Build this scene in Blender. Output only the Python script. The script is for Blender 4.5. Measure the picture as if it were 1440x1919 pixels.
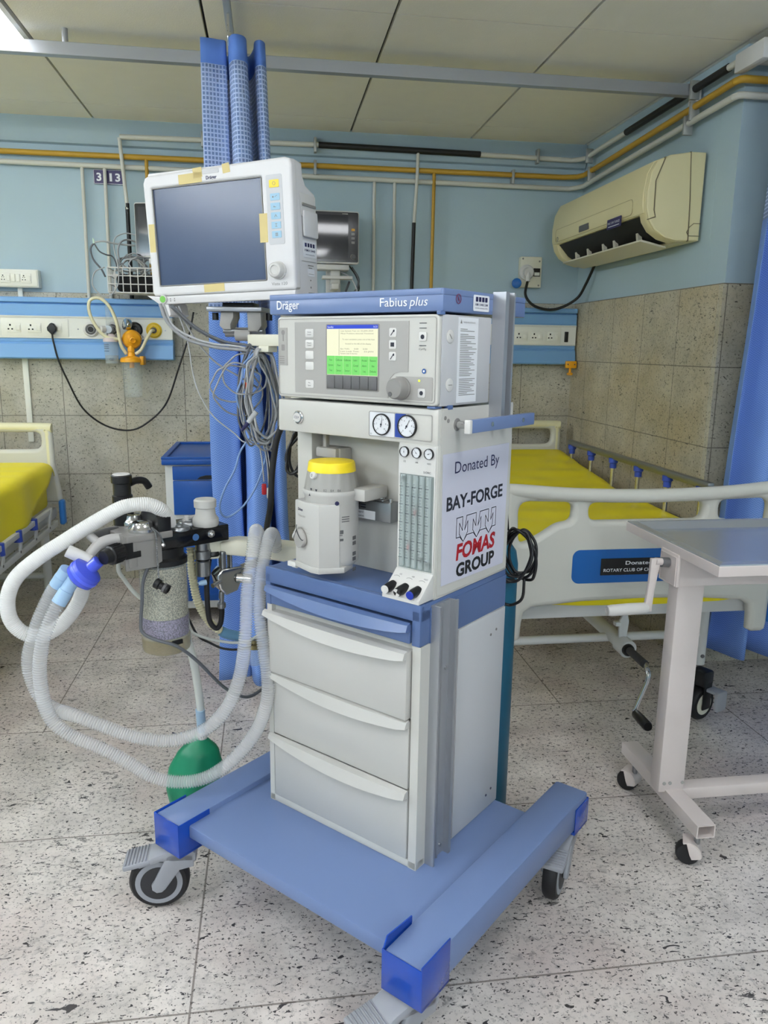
import bpy, bmesh, math, random
from mathutils import Vector, Matrix
random.seed(7)
PI = math.pi
S = bpy.context.scene
COL = S.collection
for o in list(bpy.data.objects):
    bpy.data.objects.remove(o)

# ---------------------------------------------------------------- camera
cam_d = bpy.data.cameras.new('camera')
cam = bpy.data.objects.new('camera', cam_d)
COL.objects.link(cam)
PITCH, ROLL, YAW = 0.209341768, -0.0135876625, 0.147461435
cy_, sy_, cp_, sp_ = math.cos(YAW), math.sin(YAW), math.cos(PITCH), math.sin(PITCH)
fw = Vector((sy_*cp_, cy_*cp_, -sp_)); ri = Vector((cy_, -sy_, 0)); dn = Vector((-sy_*sp_, -cy_*sp_, -cp_))
R_ = math.cos(ROLL)*ri + math.sin(ROLL)*dn
D_ = -math.sin(ROLL)*ri + math.cos(ROLL)*dn
cm = Matrix.Identity(4)
for i in range(3):
    cm[i][0], cm[i][1], cm[i][2] = R_[i], -D_[i], -fw[i]
cm[2][3] = 1.30
cam.matrix_world = cm
cam_d.sensor_fit = 'VERTICAL'; cam_d.sensor_height = 24.0
cam_d.lens = 1440.47/1919*24.0
cam_d.clip_start = 0.05
S.camera = cam

# ---------------------------------------------------------------- world, exposure
w = bpy.data.worlds.new('world'); S.world = w; w.use_nodes = True
w.node_tree.nodes['Background'].inputs[0].default_value = (0.75, 0.85, 1, 1)
w.node_tree.nodes['Background'].inputs[1].default_value = 0.3
S.view_settings.view_transform = 'Standard'; S.view_settings.look = 'None'
S.view_settings.gamma = 1; S.view_settings.use_curve_mapping = False
S.view_settings.exposure = 0.66
PANEL_POWER = 7.5
FILL_TUBE_POWER = 112.0     # unseen wall battens added behind the camera and at left to lift the ceiling
FILL_TUBES = [(-3.2, .2, 0), (-3.2, 2.2, 0), (-1.6, -2.6, 1), (.9, -2.6, 1)]
# ceiling light panels: (x, y) centres, 0.6 m panels set in the ceiling grid; all but the first are unseen, added to light the room
PANELS = [(-1.185, 3.15), (-1.185, 0.75), (0.765, 0.75), (-1.185, -1.3), (0.765, -1.3)]

# ---------------------------------------------------------------- colour + material helpers
def lin(c):
    c = c/255.0
    return c/12.92 if c <= 0.04045 else ((c+0.055)/1.055)**2.4
def rgb(r, g, b): return (lin(r), lin(g), lin(b), 1.0)
MATS = {}
def mat(name, col, rough=0.5, metal=0.0, spec=0.5, alpha=1.0, trans=0.0, emit=0.0, coat=0.0, vary=0.0, vscale=8.0, bump=0.0, bscale=200.0, ior=1.45):
    m = bpy.data.materials.new(name); m.use_nodes = True
    nt = m.node_tree; b = nt.nodes['Principled BSDF']
    c = rgb(*col)
    b.inputs['Base Color'].default_value = c
    b.inputs['Roughness'].default_value = rough; b.inputs['Metallic'].default_value = metal
    b.inputs['Specular IOR Level'].default_value = spec; b.inputs['Alpha'].default_value = alpha
    b.inputs['Transmission Weight'].default_value = trans; b.inputs['IOR'].default_value = ior
    b.inputs['Coat Weight'].default_value = coat
    if emit:
        b.inputs['Emission Color'].default_value = c; b.inputs['Emission Strength'].default_value = emit; b.inputs['Base Color'].default_value = (c[0]*.1, c[1]*.1, c[2]*.1, 1)
    g = None
    if vary or bump:
        g = nt.nodes.new('ShaderNodeNewGeometry')
    if vary:
        n = nt.nodes.new('ShaderNodeTexNoise'); n.inputs['Scale'].default_value = vscale; n.inputs['Detail'].default_value = 5
        nt.links.new(g.outputs['Position'], n.inputs['Vector'])
        mx = nt.nodes.new('ShaderNodeMix'); mx.data_type = 'RGBA'
        mx.inputs[6].default_value = tuple(x*(1-vary) for x in c[:3])+(1,)
        mx.inputs[7].default_value = tuple(min(1, x*(1+vary)) for x in c[:3])+(1,)
        nt.links.new(n.outputs[0], mx.inputs[0]); nt.links.new(mx.outputs[2], b.inputs['Base Color'])
    if bump:
        n2 = nt.nodes.new('ShaderNodeTexNoise'); n2.inputs['Scale'].default_value = bscale; n2.inputs['Detail'].default_value = 3
        nt.links.new(g.outputs['Position'], n2.inputs['Vector'])
        bp = nt.nodes.new('ShaderNodeBump'); bp.inputs['Strength'].default_value = bump; bp.inputs['Distance'].default_value = 0.002
        nt.links.new(n2.outputs[0], bp.inputs['Height']); nt.links.new(bp.outputs[0], b.inputs['Normal'])
    MATS[name] = m
    return m

class NT:
    """tiny node-graph writer"""
    def __init__(s, m): s.nt = m.node_tree; s.b = s.nt.nodes['Principled BSDF']
    def node(s, t, **k):
        n = s.nt.nodes.new(t)
        for a, v in k.items(): setattr(n, a, v)
        return n
    def put(s, sock, v):
        if hasattr(v, 'is_output'): s.nt.links.new(v, sock)
        else: sock.default_value = v
    def math(s, op, a, b=0.0, c=0.0):
        n = s.node('ShaderNodeMath', operation=op); s.put(n.inputs[0], a); s.put(n.inputs[1], b); s.put(n.inputs[2], c); return n.outputs[0]
    def mix(s, f, a, b):
        n = s.node('ShaderNodeMix', data_type='RGBA'); s.put(n.inputs[0], f); s.put(n.inputs[6], a); s.put(n.inputs[7], b); return n.outputs[2]
    def pos(s):
        g = s.node('ShaderNodeNewGeometry'); x = s.node('ShaderNodeSeparateXYZ'); s.nt.links.new(g.outputs['Position'], x.inputs[0])
        return g.outputs['Position'], x.outputs[0], x.outputs[1], x.outputs[2]
    def map(s, v, rot=(0, 0, 0), scale=(1, 1, 1)):
        n = s.node('ShaderNodeMapping'); s.put(n.inputs[0], v); n.inputs['Rotation'].default_value = rot; n.inputs['Scale'].default_value = scale; return n.outputs[0]
    def noise(s, v, scale, detail=4, rough=0.55, dist=0.0):
        n = s.node('ShaderNodeTexNoise'); s.put(n.inputs['Vector'], v); n.inputs['Scale'].default_value = scale
        n.inputs['Detail'].default_value = detail; n.inputs['Roughness'].default_value = rough; n.inputs['Distortion'].default_value = dist; return n.outputs[0]
    def ramp(s, f, a, b):
        n = s.node('ShaderNodeMapRange'); s.put(n.inputs[0], f); n.inputs[1].default_value = a; n.inputs[2].default_value = b; return n.outputs[0]
    def joint(s, x, off, per, wd):
        """1 on a joint line of width wd, else 0"""
        t = s.math('FRACT', s.math('DIVIDE', s.math('SUBTRACT', x, off-wd/2), per))
        return s.math('LESS_THAN', t, wd/per)

def granite(name, base, light, dark, axes, joints, jcol, rough, amount=0.0, stretch=(1, 1, 1), rot=(0, 0, 0), stagger=None, tint=None):
    m = mat(name, (200, 200, 200), rough=rough); n = NT(m)
    p, x, y, z = n.pos(); ax = dict(x=x, y=y, z=z)
    pm = n.map(p, rot, stretch)
    c = n.mix(n.ramp(n.noise(p, 6.0, 6, .6), .35, .65), rgb(*base), rgb(*light))
    if tint: c = n.mix(n.math('MULTIPLY', n.ramp(n.noise(p, 2.3, 4, .6), .45, .7), .7), c, rgb(*tint))
    mid = tuple((dark[i]+base[i])*.5 for i in range(3))
    # salt and pepper grain
    c = n.mix(n.math('MULTIPLY', n.ramp(n.noise(p, 70, 5, .75), .52, .66), .6), c, rgb(*mid))
    # black flecks of several sizes, drawn out along the grain; dense clusters form veins
    cl = n.ramp(n.noise(pm, 2.2, 3, .6), .47, .66)
    v = n.math('MULTIPLY', n.ramp(n.noise(pm, 26, 5, .72, .5), .575-amount, .60-amount), n.math('MULTIPLY', cl, cl))
    f = n.ramp(n.noise(pm, 56, 3, .6, .4), .638-amount, .658-amount)
    f2 = n.ramp(n.noise(pm, 24, 2, .5, .8), .715-amount, .725-amount)
    g = n.ramp(n.noise(p, 120, 2, .5), .64-amount, .68-amount)
    k = n.math('MINIMUM', n.math('ADD', n.math('ADD', n.math('ADD', v, f2), f), n.math('MULTIPLY', g, .8)), 0.93)
    c = n.mix(k, c, rgb(*dark))
    j = None
    for a, off, per, wd in joints:
        t = n.joint(ax[a], off, per, wd)
        j = t if j is None else n.math('MAXIMUM', j, t)
    if stagger:
        a1, a2, lim, o1, o2, per, wd = stagger
        s1 = n.math('GREATER_THAN', ax[a2], lim)
        t = n.math('ADD', n.math('MULTIPLY', n.joint(ax[a1], o1, per, wd), n.math('SUBTRACT', 1.0, s1)), n.math('MULTIPLY', n.joint(ax[a1], o2, per, wd), s1))
        j = n.math('MAXIMUM', j, t)
    c = n.mix(n.math('MULTIPLY', j, .75), c, rgb(*jcol))
    n.put(n.b.inputs['Base Color'], c)
    n.put(n.b.inputs['Roughness'], n.math('ADD', rough, n.math('MULTIPLY', n.noise(p, 9, 3), .15)))
    return m

# ---------------------------------------------------------------- mesh builder
def cr(pts, steps=6, closed=False):
    """Catmull-Rom through the points"""
    P = [Vector(p) for p in pts]
    if len(P) < 3: return P
    out = []; n = len(P)
    rng = range(n) if closed else range(n-1)
    for i in rng:
        p1, p2 = P[i], P[(i+1) % n]
        p0 = P[(i-1) % n] if closed or i > 0 else p1*2-p2
        p3 = P[(i+2) % n] if closed or i < n-2 else p2*2-p1
        for k in range(steps):
            t = k/steps
            out.append(0.5*((2*p1)+(p2-p0)*t+(2*p0-5*p1+4*p2-p3)*t*t+(3*p1-p0-3*p2+p3)*t**3))
    if not closed: out.append(P[-1])
    return out

def rrect(x0, x1, y0, y1, r, n=5):
    r = min(r, (x1-x0)/2-1e-5, (y1-y0)/2-1e-5)
    out = []
    for cx, cy, a in ((x1-r, y1-r, 0), (x0+r, y1-r, 90), (x0+r, y0+r, 180), (x1-r, y0+r, 270)):
        for k in range(n+1):
            t = math.radians(a+90*k/n); out.append((cx+r*math.cos(t), cy+r*math.sin(t)))
    return out
def circ(cx, cy, r, n=24): return [(cx+r*math.cos(2*PI*k/n), cy+r*math.sin(2*PI*k/n)) for k in range(n)]

def frame(o, a, b):
    """matrix taking (a, b, out) to space: columns a, b, a x b"""
    a = Vector(a).normalized(); b = Vector(b).normalized(); c = a.cross(b)
    M = Matrix.Identity(4)
    for i in range(3): M[i][0], M[i][1], M[i][2], M[i][3] = a[i], b[i], c[i], o[i]
    return M
def FRONT(v, u=0, z=0): return frame((u, v, z), (1, 0, 0), (0, 0, 1))    # out = -y
def SIDE(u): return frame((u, 0, 0), (0, 1, 0), (0, 0, 1))               # out = +x
def TOP(z): return frame((0, 0, z), (1, 0, 0), (0, 1, 0))                # out = +z

FONTCACHE = {}
def text_geo(s, bold=0.0):
    k = (s, bold)
    if k not in FONTCACHE:
        c = bpy.data.curves.new('t', 'FONT'); c.body = s; c.size = 1.0; c.resolution_u = 3; c.offset = bold; c.fill_mode = 'FRONT'
        o = bpy.data.objects.new('t', c); COL.objects.link(o)
        dg = bpy.context.evaluated_depsgraph_get(); me = o.evaluated_get(dg).to_mesh()
        V = [v.co.copy() for v in me.vertices]; F = [list(p.vertices) for p in me.polygons]
        o.evaluated_get(dg).to_mesh_clear(); bpy.data.objects.remove(o); bpy.data.curves.remove(c)
        FONTCACHE[k] = (V, F)
    return FONTCACHE[k]

BASE = {}
class MB:
    def __init__(s): s.v = []; s.f = []; s.mi = []; s.m = 0; s.uv = None
    def add(s, vs, fs, M=None):
        k = len(s.v)
        s.v += [(M @ Vector(p)) if M is not None else Vector(p) for p in vs]
        s.f += [[i+k for i in f] for f in fs]; s.mi += [s.m]*len(fs); return s
    def box(s, x0, x1, y0, y1, z0, z1, b=0.0, seg=2, M=None):
        bm = bmesh.new(); bmesh.ops.create_cube(bm, size=1)
        for v in bm.verts: v.co = Vector(((x0+x1)/2+v.co.x*(x1-x0), (y0+y1)/2+v.co.y*(y1-y0), (z0+z1)/2+v.co.z*(z1-z0)))
        b = min(b, abs(x1-x0)*.49, abs(y1-y0)*.49, abs(z1-z0)*.49)
        if b > 0: bmesh.ops.bevel(bm, geom=list(bm.edges), offset=b, segments=seg, profile=.5, affect='EDGES')
        bm.verts.index_update()
        s.add([v.co.copy() for v in bm.verts], [[v.index for v in f.verts] for f in bm.faces], M); bm.free(); return s
    def prism(s, poly, d0, d1, M=None, b=0.0, seg=2):
        """2D polygon (a,b) between depths d0..d1 along the frame's normal"""
        if b > 0:
            bm = bmesh.new(); vs = [bm.verts.new((p[0], p[1], d0)) for p in poly]
            f = bm.faces.new(vs); r = bmesh.ops.extrude_face_region(bm, geom=[f])
            for e in r['geom']:
                if isinstance(e, bmesh.types.BMVert): e.co.z = d1
            bmesh.ops.recalc_face_normals(bm, faces=list(bm.faces))
            ed = [e for e in bm.edges if abs(e.verts[0].co.z-e.verts[1].co.z) < 1e-7]
            bmesh.ops.bevel(bm, geom=ed, offset=b, segments=seg, profile=.5, affect='EDGES', clamp_overlap=True)
            bm.verts.index_update()
            s.add([v.co.copy() for v in bm.verts], [[v.index for v in f.verts] for f in bm.faces], M); bm.free(); return s
        n = len(poly)
        vs = [(p[0], p[1], d0) for p in poly]+[(p[0], p[1], d1) for p in poly]
        fs = [list(range(n))[::-1], list(range(n, 2*n))]+[[i, (i+1) % n, n+(i+1) % n, n+i] for i in range(n)]
        return s.add(vs, fs, M)
    def face(s, poly, d=0.0, M=None): return s.add([(p[0], p[1], d) for p in poly], [list(range(len(poly)))], M)
    def cyl(s, p0, p1, r, r2=None, n=20, M=None):
        p0, p1 = Vector(p0), Vector(p1); r2 = r if r2 is None else r2
        ax = (p1-p0).normalized(); q = Vector((1, 0, 0)) if abs(ax.x) < .9 else Vector((0, 1, 0)); a = ax.cross(q).normalized(); b = ax.cross(a)
        vs = []
        for P, rr in ((p0, r), (p1, r2)):
            for k in range(n): vs.append(P+rr*(a*math.cos(2*PI*k/n)+b*math.sin(2*PI*k/n)))
        fs = [[k, (k+1) % n, n+(k+1) % n, n+k] for k in range(n)]+[list(range(n))[::-1], list(range(n, 2*n))]
        return s.add(vs, fs, M)
    def lathe(s, prof, p=(0, 0, 0), axis=(0, 0, 1), n=28, M=None):
        """prof = [(r, t)] along axis from p"""
        p = Vector(p); ax = Vector(axis).normalized(); q = Vector((1, 0, 0)) if abs(ax.x) < .9 else Vector((0, 1, 0)); a = ax.cross(q).normalized(); b = ax.cross(a)
        vs = []
        for r, t in prof:
            for k in range(n): vs.append(p+ax*t+max(r, 1e-5)*(a*math.cos(2*PI*k/n)+b*math.sin(2*PI*k/n)))
        fs = []
        for i in range(len(prof)-1):
            for k in range(n): fs.append([i*n+k, i*n+(k+1) % n, (i+1)*n+(k+1) % n, (i+1)*n+k])
        fs.append(list(range(n))[::-1]); fs.append([(len(prof)-1)*n+k for k in range(n)])
        return s.add(vs, fs, M)
    def tube(s, pts, r, n=8, steps=6, closed=False, rad=None, M=None, spline=True, cap=True):
        P = cr(pts, steps, closed) if spline else [Vector(p) for p in pts]
        m = len(P); vs = []
        T = []
        for i in range(m):
            a = P[(i-1) % m] if closed or i > 0 else P[i]; b = P[(i+1) % m] if closed or i < m-1 else P[i]
            t = b-a; T.append(t.normalized() if t.length > 1e-9 else Vector((0, 0, 1)))
        q = Vector((0, 0, 1)) if abs(T[0].z) < .9 else Vector((1, 0, 0)); u = T[0].cross(q).normalized()
        L = 0.0; Ls = [0.0]
        for i in range(1, m): L += (P[i]-P[i-1]).length; Ls.append(L)
        for i in range(m):
            u = (u-T[i]*u.dot(T[i])); u = u.normalized() if u.length > 1e-9 else T[i].orthogonal().normalized()
            w_ = T[i].cross(u); rr = rad(Ls[i], L) if rad else r
            for k in range(n): vs.append(P[i]+rr*(u*math.cos(2*PI*k/n)+w_*math.sin(2*PI*k/n)))
        fs = []
        for i in range(m if closed else m-1):
            j = (i+1) % m
            for k in range(n): fs.append([i*n+k, i*n+(k+1) % n, j*n+(k+1) % n, j*n+k])
        if cap and not closed: fs += [list(range(n))[::-1], [(m-1)*n+k for k in range(n)]]
        return s.add(vs, fs, M)
    def corr(s, pts, r, pitch=.0058, amp=.0021, n=14, cuff=.0):
        """corrugated hose along a spline"""
        P = cr(pts, 24); L = [0.0]
        for i in range(1, len(P)): L.append(L[-1]+(P[i]-P[i-1]).length)
        ds = pitch/4; k = int(L[-1]/ds); Q = []; j = 0
        for i in range(k+1):
            d = i*ds
            while j < len(L)-2 and L[j+1] < d: j += 1
            t = (d-L[j])/max(1e-9, L[j+1]-L[j]); Q.append(P[j].lerp(P[j+1], t))
        return s.tube(Q, r, n=n, spline=False, rad=lambda l, T: r if (l < cuff or l > T-cuff) else r+amp*math.sin(2*PI*l/pitch))
    def grid(s, fn, nu, nv, uvf=None, closed=False):
        k = len(s.v)
        for j in range(nv+1):
            for i in range(nu+1): s.v.append(Vector(fn(i/nu, j/nv)))
        for j in range(nv):
            for i in range(nu):
                a = k+j*(nu+1)+i; s.f.append([a, a+1, a+nu+2, a+nu+1]); s.mi.append(s.m)
        return s
    def text(s, t, a0, a1, b0, cap, M, d=.0006, bold=0.0, shear=0.0, align='fit', h=None):
        """lettering: baseline b0, capital height cap; a0..a1 = left/right edge (fit) or a0 = centre"""
        V, F = text_geo(t, bold)
        if not V: return s
        x0 = min(v.x for v in V); x1 = max(v.x for v in V); sy = cap/0.72
        sx = (a1-a0)/(x1-x0) if align == 'fit' else sy*(a1 or 1.0)
        ox = a0-x0*sx if align == 'fit' else a0-(x0+x1)/2*sx
        return s.add([(ox+v.x*sx+shear*v.y*sy, b0+v.y*sy, d) for v in V], F, M)
    def plate(s, outs, d0, d1, bev=0.0, M=None):
        """flat plate with holes, softly rounded rims; outs = closed outlines"""
        c = bpy.data.curves.new('pl', 'CURVE'); c.dimensions = '2D'; c.fill_mode = 'BOTH'
        th = abs(d1-d0)/2; bev = min(bev, th*.98); c.extrude = th-bev; c.bevel_depth = bev; c.bevel_resolution = 3; c.offset = -bev
        for o in outs:
            sp = c.splines.new('POLY'); sp.points.add(len(o)-1); sp.use_cyclic_u = True
            for p, q in zip(sp.points, o): p.co = (q[0], q[1], 0, 1)
        o = bpy.data.objects.new('pl', c); COL.objects.link(o)
        dg = bpy.context.evaluated_depsgraph_get(); me = o.evaluated_get(dg).to_mesh()
        mid = (d0+d1)/2
        s.add([(v.co.x, v.co.y, v.co.z+mid) for v in me.vertices], [list(p.vertices) for p in me.polygons], M)
        o.evaluated_get(dg).to_mesh_clear(); bpy.data.objects.remove(o); bpy.data.curves.remove(c); return s
    def build(s, name, m, parent=None, smooth=True, ang=40, label=None, uvf=None, fix=True):
        me = bpy.data.meshes.new(name)
        off = BASE.get(parent.name, Vector((0, 0, 0))) if parent else Vector((0, 0, 0))
        me.from_pydata([tuple(v-off) for v in s.v], [], s.f)
        for mm in (m if isinstance(m, (list, tuple)) else [m]): me.materials.append(mm)
        for p, i in zip(me.polygons, s.mi): p.material_index = i
        if fix:
            bm = bmesh.new(); bm.from_mesh(me); bmesh.ops.recalc_face_normals(bm, faces=list(bm.faces)); bm.to_mesh(me); bm.free()
        if uvf:
            uv = me.uv_layers.new(name='uv')
            for lp in me.loops: uv.data[lp.index].uv = uvf(s.v[lp.vertex_index], lp.vertex_index)
        if smooth:
            me.polygons.foreach_set('use_smooth', [True]*len(me.polygons)); me.set_sharp_from_angle(angle=math.radians(ang))
        me.update()
        o = bpy.data.objects.new(name, me); COL.objects.link(o)
        if parent: o.parent = parent; BASE[o.name] = off
        if label: o['label'] = label
        return o

def thing(name, label, cat, base=(0, 0, 0), F=None, group=None):
    """an Empty at the thing's base; F = the frame (matrix) its parts are measured in"""
    o = bpy.data.objects.new(name, None); COL.objects.link(o); o.empty_display_size = .05
    b = Vector(base); F = F if F is not None else Matrix.Identity(4)
    o.matrix_world = F @ Matrix.Translation(b); BASE[o.name] = b
    o['label'] = label; o['category'] = cat
    if group: o['group'] = group
    return o
def tag(o, label, cat, group=None):
    o['label'] = label; o['category'] = cat
    if group: o['group'] = group
    return o
def struct(o): o['kind'] = 'structure'; return o
def sole(mb, name, m, label, cat, group=None, F=None, **k):
    """a thing that is one mesh: origin moved to its lowest middle point"""
    xs = [v.x for v in mb.v]; ys = [v.y for v in mb.v]; zs = [v.z for v in mb.v]
    b = Vector(((min(xs)+max(xs))/2, (min(ys)+max(ys))/2, min(zs)))
    mb.v = [v-b for v in mb.v]
    o = mb.build(name, m, None, **k); o.matrix_world = (F if F is not None else Matrix.Identity(4)) @ Matrix.Translation(b)
    return tag(o, label, cat, group)
# ---------------------------------------------------------------- materials
M_PAINT = mat('blue_wall_paint', (172, 194, 204), rough=.6, vary=.05, vscale=3, bump=.25, bscale=60)
M_BEAMP = mat('blue_beam_paint', (166, 187, 197), rough=.6, vary=.06, vscale=4, bump=.3, bscale=50)
M_CEIL = mat('ceiling_board', (240, 237, 226), rough=.85, vary=.03, vscale=14, bump=.35, bscale=240)
M_CEILGAP = mat('ceiling_gap', (28, 28, 28), rough=.7)
JX = -.782
M_FLOOR = granite('floor_granite', (194, 188, 183), (226, 219, 213), (34, 34, 40),
                  None, [('y', 1.33, .615, .0045)], (104, 96, 90), .16, amount=.012, stretch=(1, 2.0, 1), rot=(0, 0, .6),
                  stagger=('x', 'y', 2.55, -.18, -.79, 1.85, .0045), tint=(200, 184, 180))
M_STONE = granite('wall_granite_back', (172, 169, 155), (198, 195, 181), (60, 57, 52),
                  None, [('x', JX, .318, .004), ('z', .285, .32, .004)], (84, 80, 72), .38, amount=-.022, stretch=(1, 1, 1.8), rot=(0, .6, 0), tint=(176, 164, 132))
M_STONE2 = granite('wall_granite_side', (174, 167, 148), (202, 194, 172), (58, 55, 50),
                   None, [('y', 2.872, .322, .004), ('z', .285, .32, .004)], (84, 80, 72), .38, amount=-.014, stretch=(1, 1, 2.2), rot=(.4, 0, 0), tint=(182, 164, 124))
M_WHITE = mat('warm_white_metal', (200, 199, 193), rough=.38, vary=.015, vscale=6)
M_WHITE2 = mat('drawer_front_white', (190, 189, 185), rough=.42, vary=.015, vscale=5)
M_PANELG = mat('side_panel_grey_white', (190, 191, 194), rough=.4, bump=.08, bscale=500)
M_MBLUE = mat('machine_blue_paint', (108, 128, 170), rough=.33, bump=.05, bscale=600)
M_MBLUE2 = mat('machine_blue_shelf', (84, 106, 150), rough=.28, bump=.05, bscale=600)
M_CAPB = mat('blue_protective_film', (14, 66, 166), rough=.22, coat=.3, bump=.25, bscale=60)
M_ALU = mat('anodised_aluminium', (172, 175, 180), rough=.34, metal=.6)
M_STEEL = mat('chrome_steel', (205, 205, 205), rough=.14, metal=1.0)
M_BRUSH = mat('brushed_steel', (150, 153, 156), rough=.32, metal=.9)
M_GREYP = mat('grey_plastic', (166, 164, 160), rough=.5)
M_GREYD = mat('mid_grey_plastic', (136, 134, 131), rough=.45)
M_KEYG = mat('dark_grey_key', (92, 92, 93), rough=.5)
M_CASTG = mat('caster_grey', (152, 155, 162), rough=.4)
M_RUB = mat('black_rubber', (30, 30, 33), rough=.55)
M_BLACK = mat('black_plastic', (20, 20, 22), rough=.35)
M_BLACKG = mat('black_gloss', (12, 13, 16), rough=.12)
M_DARKHUB = mat('wheel_hub', (44, 45, 49), rough=.5)
M_WPL = mat('white_plastic', (212, 211, 208), rough=.35)
M_WPL2 = mat('monitor_white_plastic', (220, 219, 219), rough=.33)
M_VAP = mat('vaporizer_grey_white', (188, 187, 183), rough=.36)
M_CREAM = mat('cream_plastic', (226, 224, 206), rough=.45)
M_YEL = mat('yellow_cap', (250, 222, 40), rough=.4)
M_TAPE = mat('masking_tape', (230, 212, 150), rough=.6, alpha=.85)
M_INK = mat('dark_ink', (38, 40, 52), rough=.6)
M_INKB = mat('navy_ink', (28, 30, 78), rough=.6)
M_INKW = mat('white_ink', (238, 240, 244), rough=.5)
M_RED = mat('red_ink', (170, 20, 34), rough=.5)
M_PAPER = mat('printed_paper', (204, 205, 220), rough=.55)
M_LBL = mat('label_white', (228, 230, 234), rough=.5)
M_LCD = mat('monitor_glass', (62, 77, 104), rough=.22, spec=.4)
M_SCRY = mat('lit_screen_cream', (238, 238, 205), rough=.3, emit=.62)
M_SCRG = mat('lit_screen_green', (120, 214, 108), rough=.3, emit=.65)
M_SCRB = mat('lit_screen_blue', (40, 70, 200), rough=.3, emit=.65)
M_SCRT = mat('screen_lettering', (90, 92, 80), rough=.4)
M_SCRGT = mat('screen_key_lettering', (40, 80, 40), rough=.4)
M_LED = mat('green_led', (190, 230, 60), rough=.3, emit=1.6)
M_PANEL = mat('light_panel', (250, 252, 255), rough=.4, emit=PANEL_POWER)
M_FILLTUBE = mat('fluorescent_tube', (248, 251, 255), rough=.4, emit=FILL_TUBE_POWER)  # glow of the unseen wall battens added as fill
M_GLASS = mat('clear_acrylic', (214, 226, 226), rough=.06, alpha=.22, spec=.6)
M_TUBEG = mat('flow_tube_glass', (200, 212, 212), rough=.06, alpha=.4, spec=.8)
M_HOSE = mat('clear_corrugated_plastic', (226, 228, 230), rough=.18, alpha=.36, spec=.9)
M_HOSEW = mat('milky_corrugated_plastic', (240, 240, 238), rough=.35, alpha=.80)
M_CLEARW = mat('clear_tubing', (226, 230, 224), rough=.25, alpha=.7)
M_FILT = mat('blue_filter_plastic', (78, 96, 226), rough=.22, alpha=.88)
M_PALEB = mat('pale_blue_plastic', (160, 192, 222), rough=.4)
M_CREAMH = mat('cream_corrugated_plastic', (226, 220, 186), rough=.4)
M_GREYW = mat('grey_cable', (146, 148, 150), rough=.4)
M_GREYW2 = mat('light_grey_cable', (176, 178, 180), rough=.38)
M_GREYW3 = mat('dark_grey_cable', (92, 95, 100), rough=.4)
M_BLUW = mat('blue_grey_cable', (120, 150, 196), rough=.4)
M_BAG = mat('green_rubber', (16, 128, 92), rough=.38, vary=.12, vscale=12)
M_TEAL = mat('teal_cylinder_paint', (14, 88, 116), rough=.4, vary=.15, vscale=7)
M_BED = mat('bed_cream_plastic', (212, 212, 203), rough=.35)
M_BEDR = mat('headboard_cream', (232, 228, 190), rough=.35)
M_BEDW = mat('bed_white_steel', (205, 207, 205), rough=.4)
M_BEDB = mat('bed_blue_inset', (22, 96, 172), rough=.35)
M_BEDB2 = mat('bumper_blue', (44, 124, 206), rough=.4)
M_CAPVB = mat('rail_cap_blue', (56, 82, 180), rough=.4)
M_SHEET = mat('yellow_rubber_sheet', (246, 228, 26), rough=.42, vary=.05, vscale=5)
M_LOCK = mat('locker_blue', (16, 78, 160), rough=.35)
M_LOCKW = mat('locker_white', (206, 208, 204), rough=.4)
M_OBT = mat('overbed_white_paint', (214, 204, 200), rough=.45, vary=.06, vscale=14)
M_TRAY = mat('stainless_tray', (196, 200, 204), rough=.26, metal=.65)
M_AC = mat('aged_cream_plastic', (228, 218, 172), rough=.4, vary=.03, vscale=4)
M_ACD = mat('dark_slot', (26, 26, 24), rough=.6)
M_ACW = mat('vane_white', (214, 210, 190), rough=.45)
M_SIGNP = mat('purple_sign', (48, 38, 92), rough=.4)
M_TRB = mat('trunking_blue', (124, 172, 224), rough=.35)
M_TRB2 = mat('trunking_blue_right', (118, 164, 210), rough=.35)
M_TRW = mat('trunking_white', (226, 228, 222), rough=.4)
M_SOCK = mat('socket_white', (234, 235, 226), rough=.35)
M_PIPEW = mat('white_pvc_pipe', (206, 206, 196), rough=.45, vary=.05, vscale=5)
M_PIPEY = mat('yellow_gas_pipe', (186, 146, 48), rough=.45, vary=.14, vscale=10)
M_PIPEK = mat('black_sleeve', (24, 24, 24), rough=.5)
M_CLAMP = mat('clamp_metal', (168, 170, 166), rough=.4, metal=.5)
M_ORNG = mat('suction_yellow', (236, 166, 28), rough=.35)
M_ORN2 = mat('outlet_yellow', (222, 186, 40), rough=.35)
M_GRANC = mat('absorbent_cream', (200, 192, 166), rough=.9)
M_GRANP = mat('absorbent_purple', (122, 104, 142), rough=.9)
for m_, a_c, b_c in ((M_GRANC, (190, 182, 156), (96, 92, 78)), (M_GRANP, (150, 130, 166), (58, 48, 76))):
    n = NT(m_); p, x, y, z = n.pos()
    n.put(n.b.inputs['Base Color'], n.mix(n.ramp(n.noise(p, 330, 2, .6), .40, .60), rgb(*b_c), rgb(*a_c)))

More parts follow.
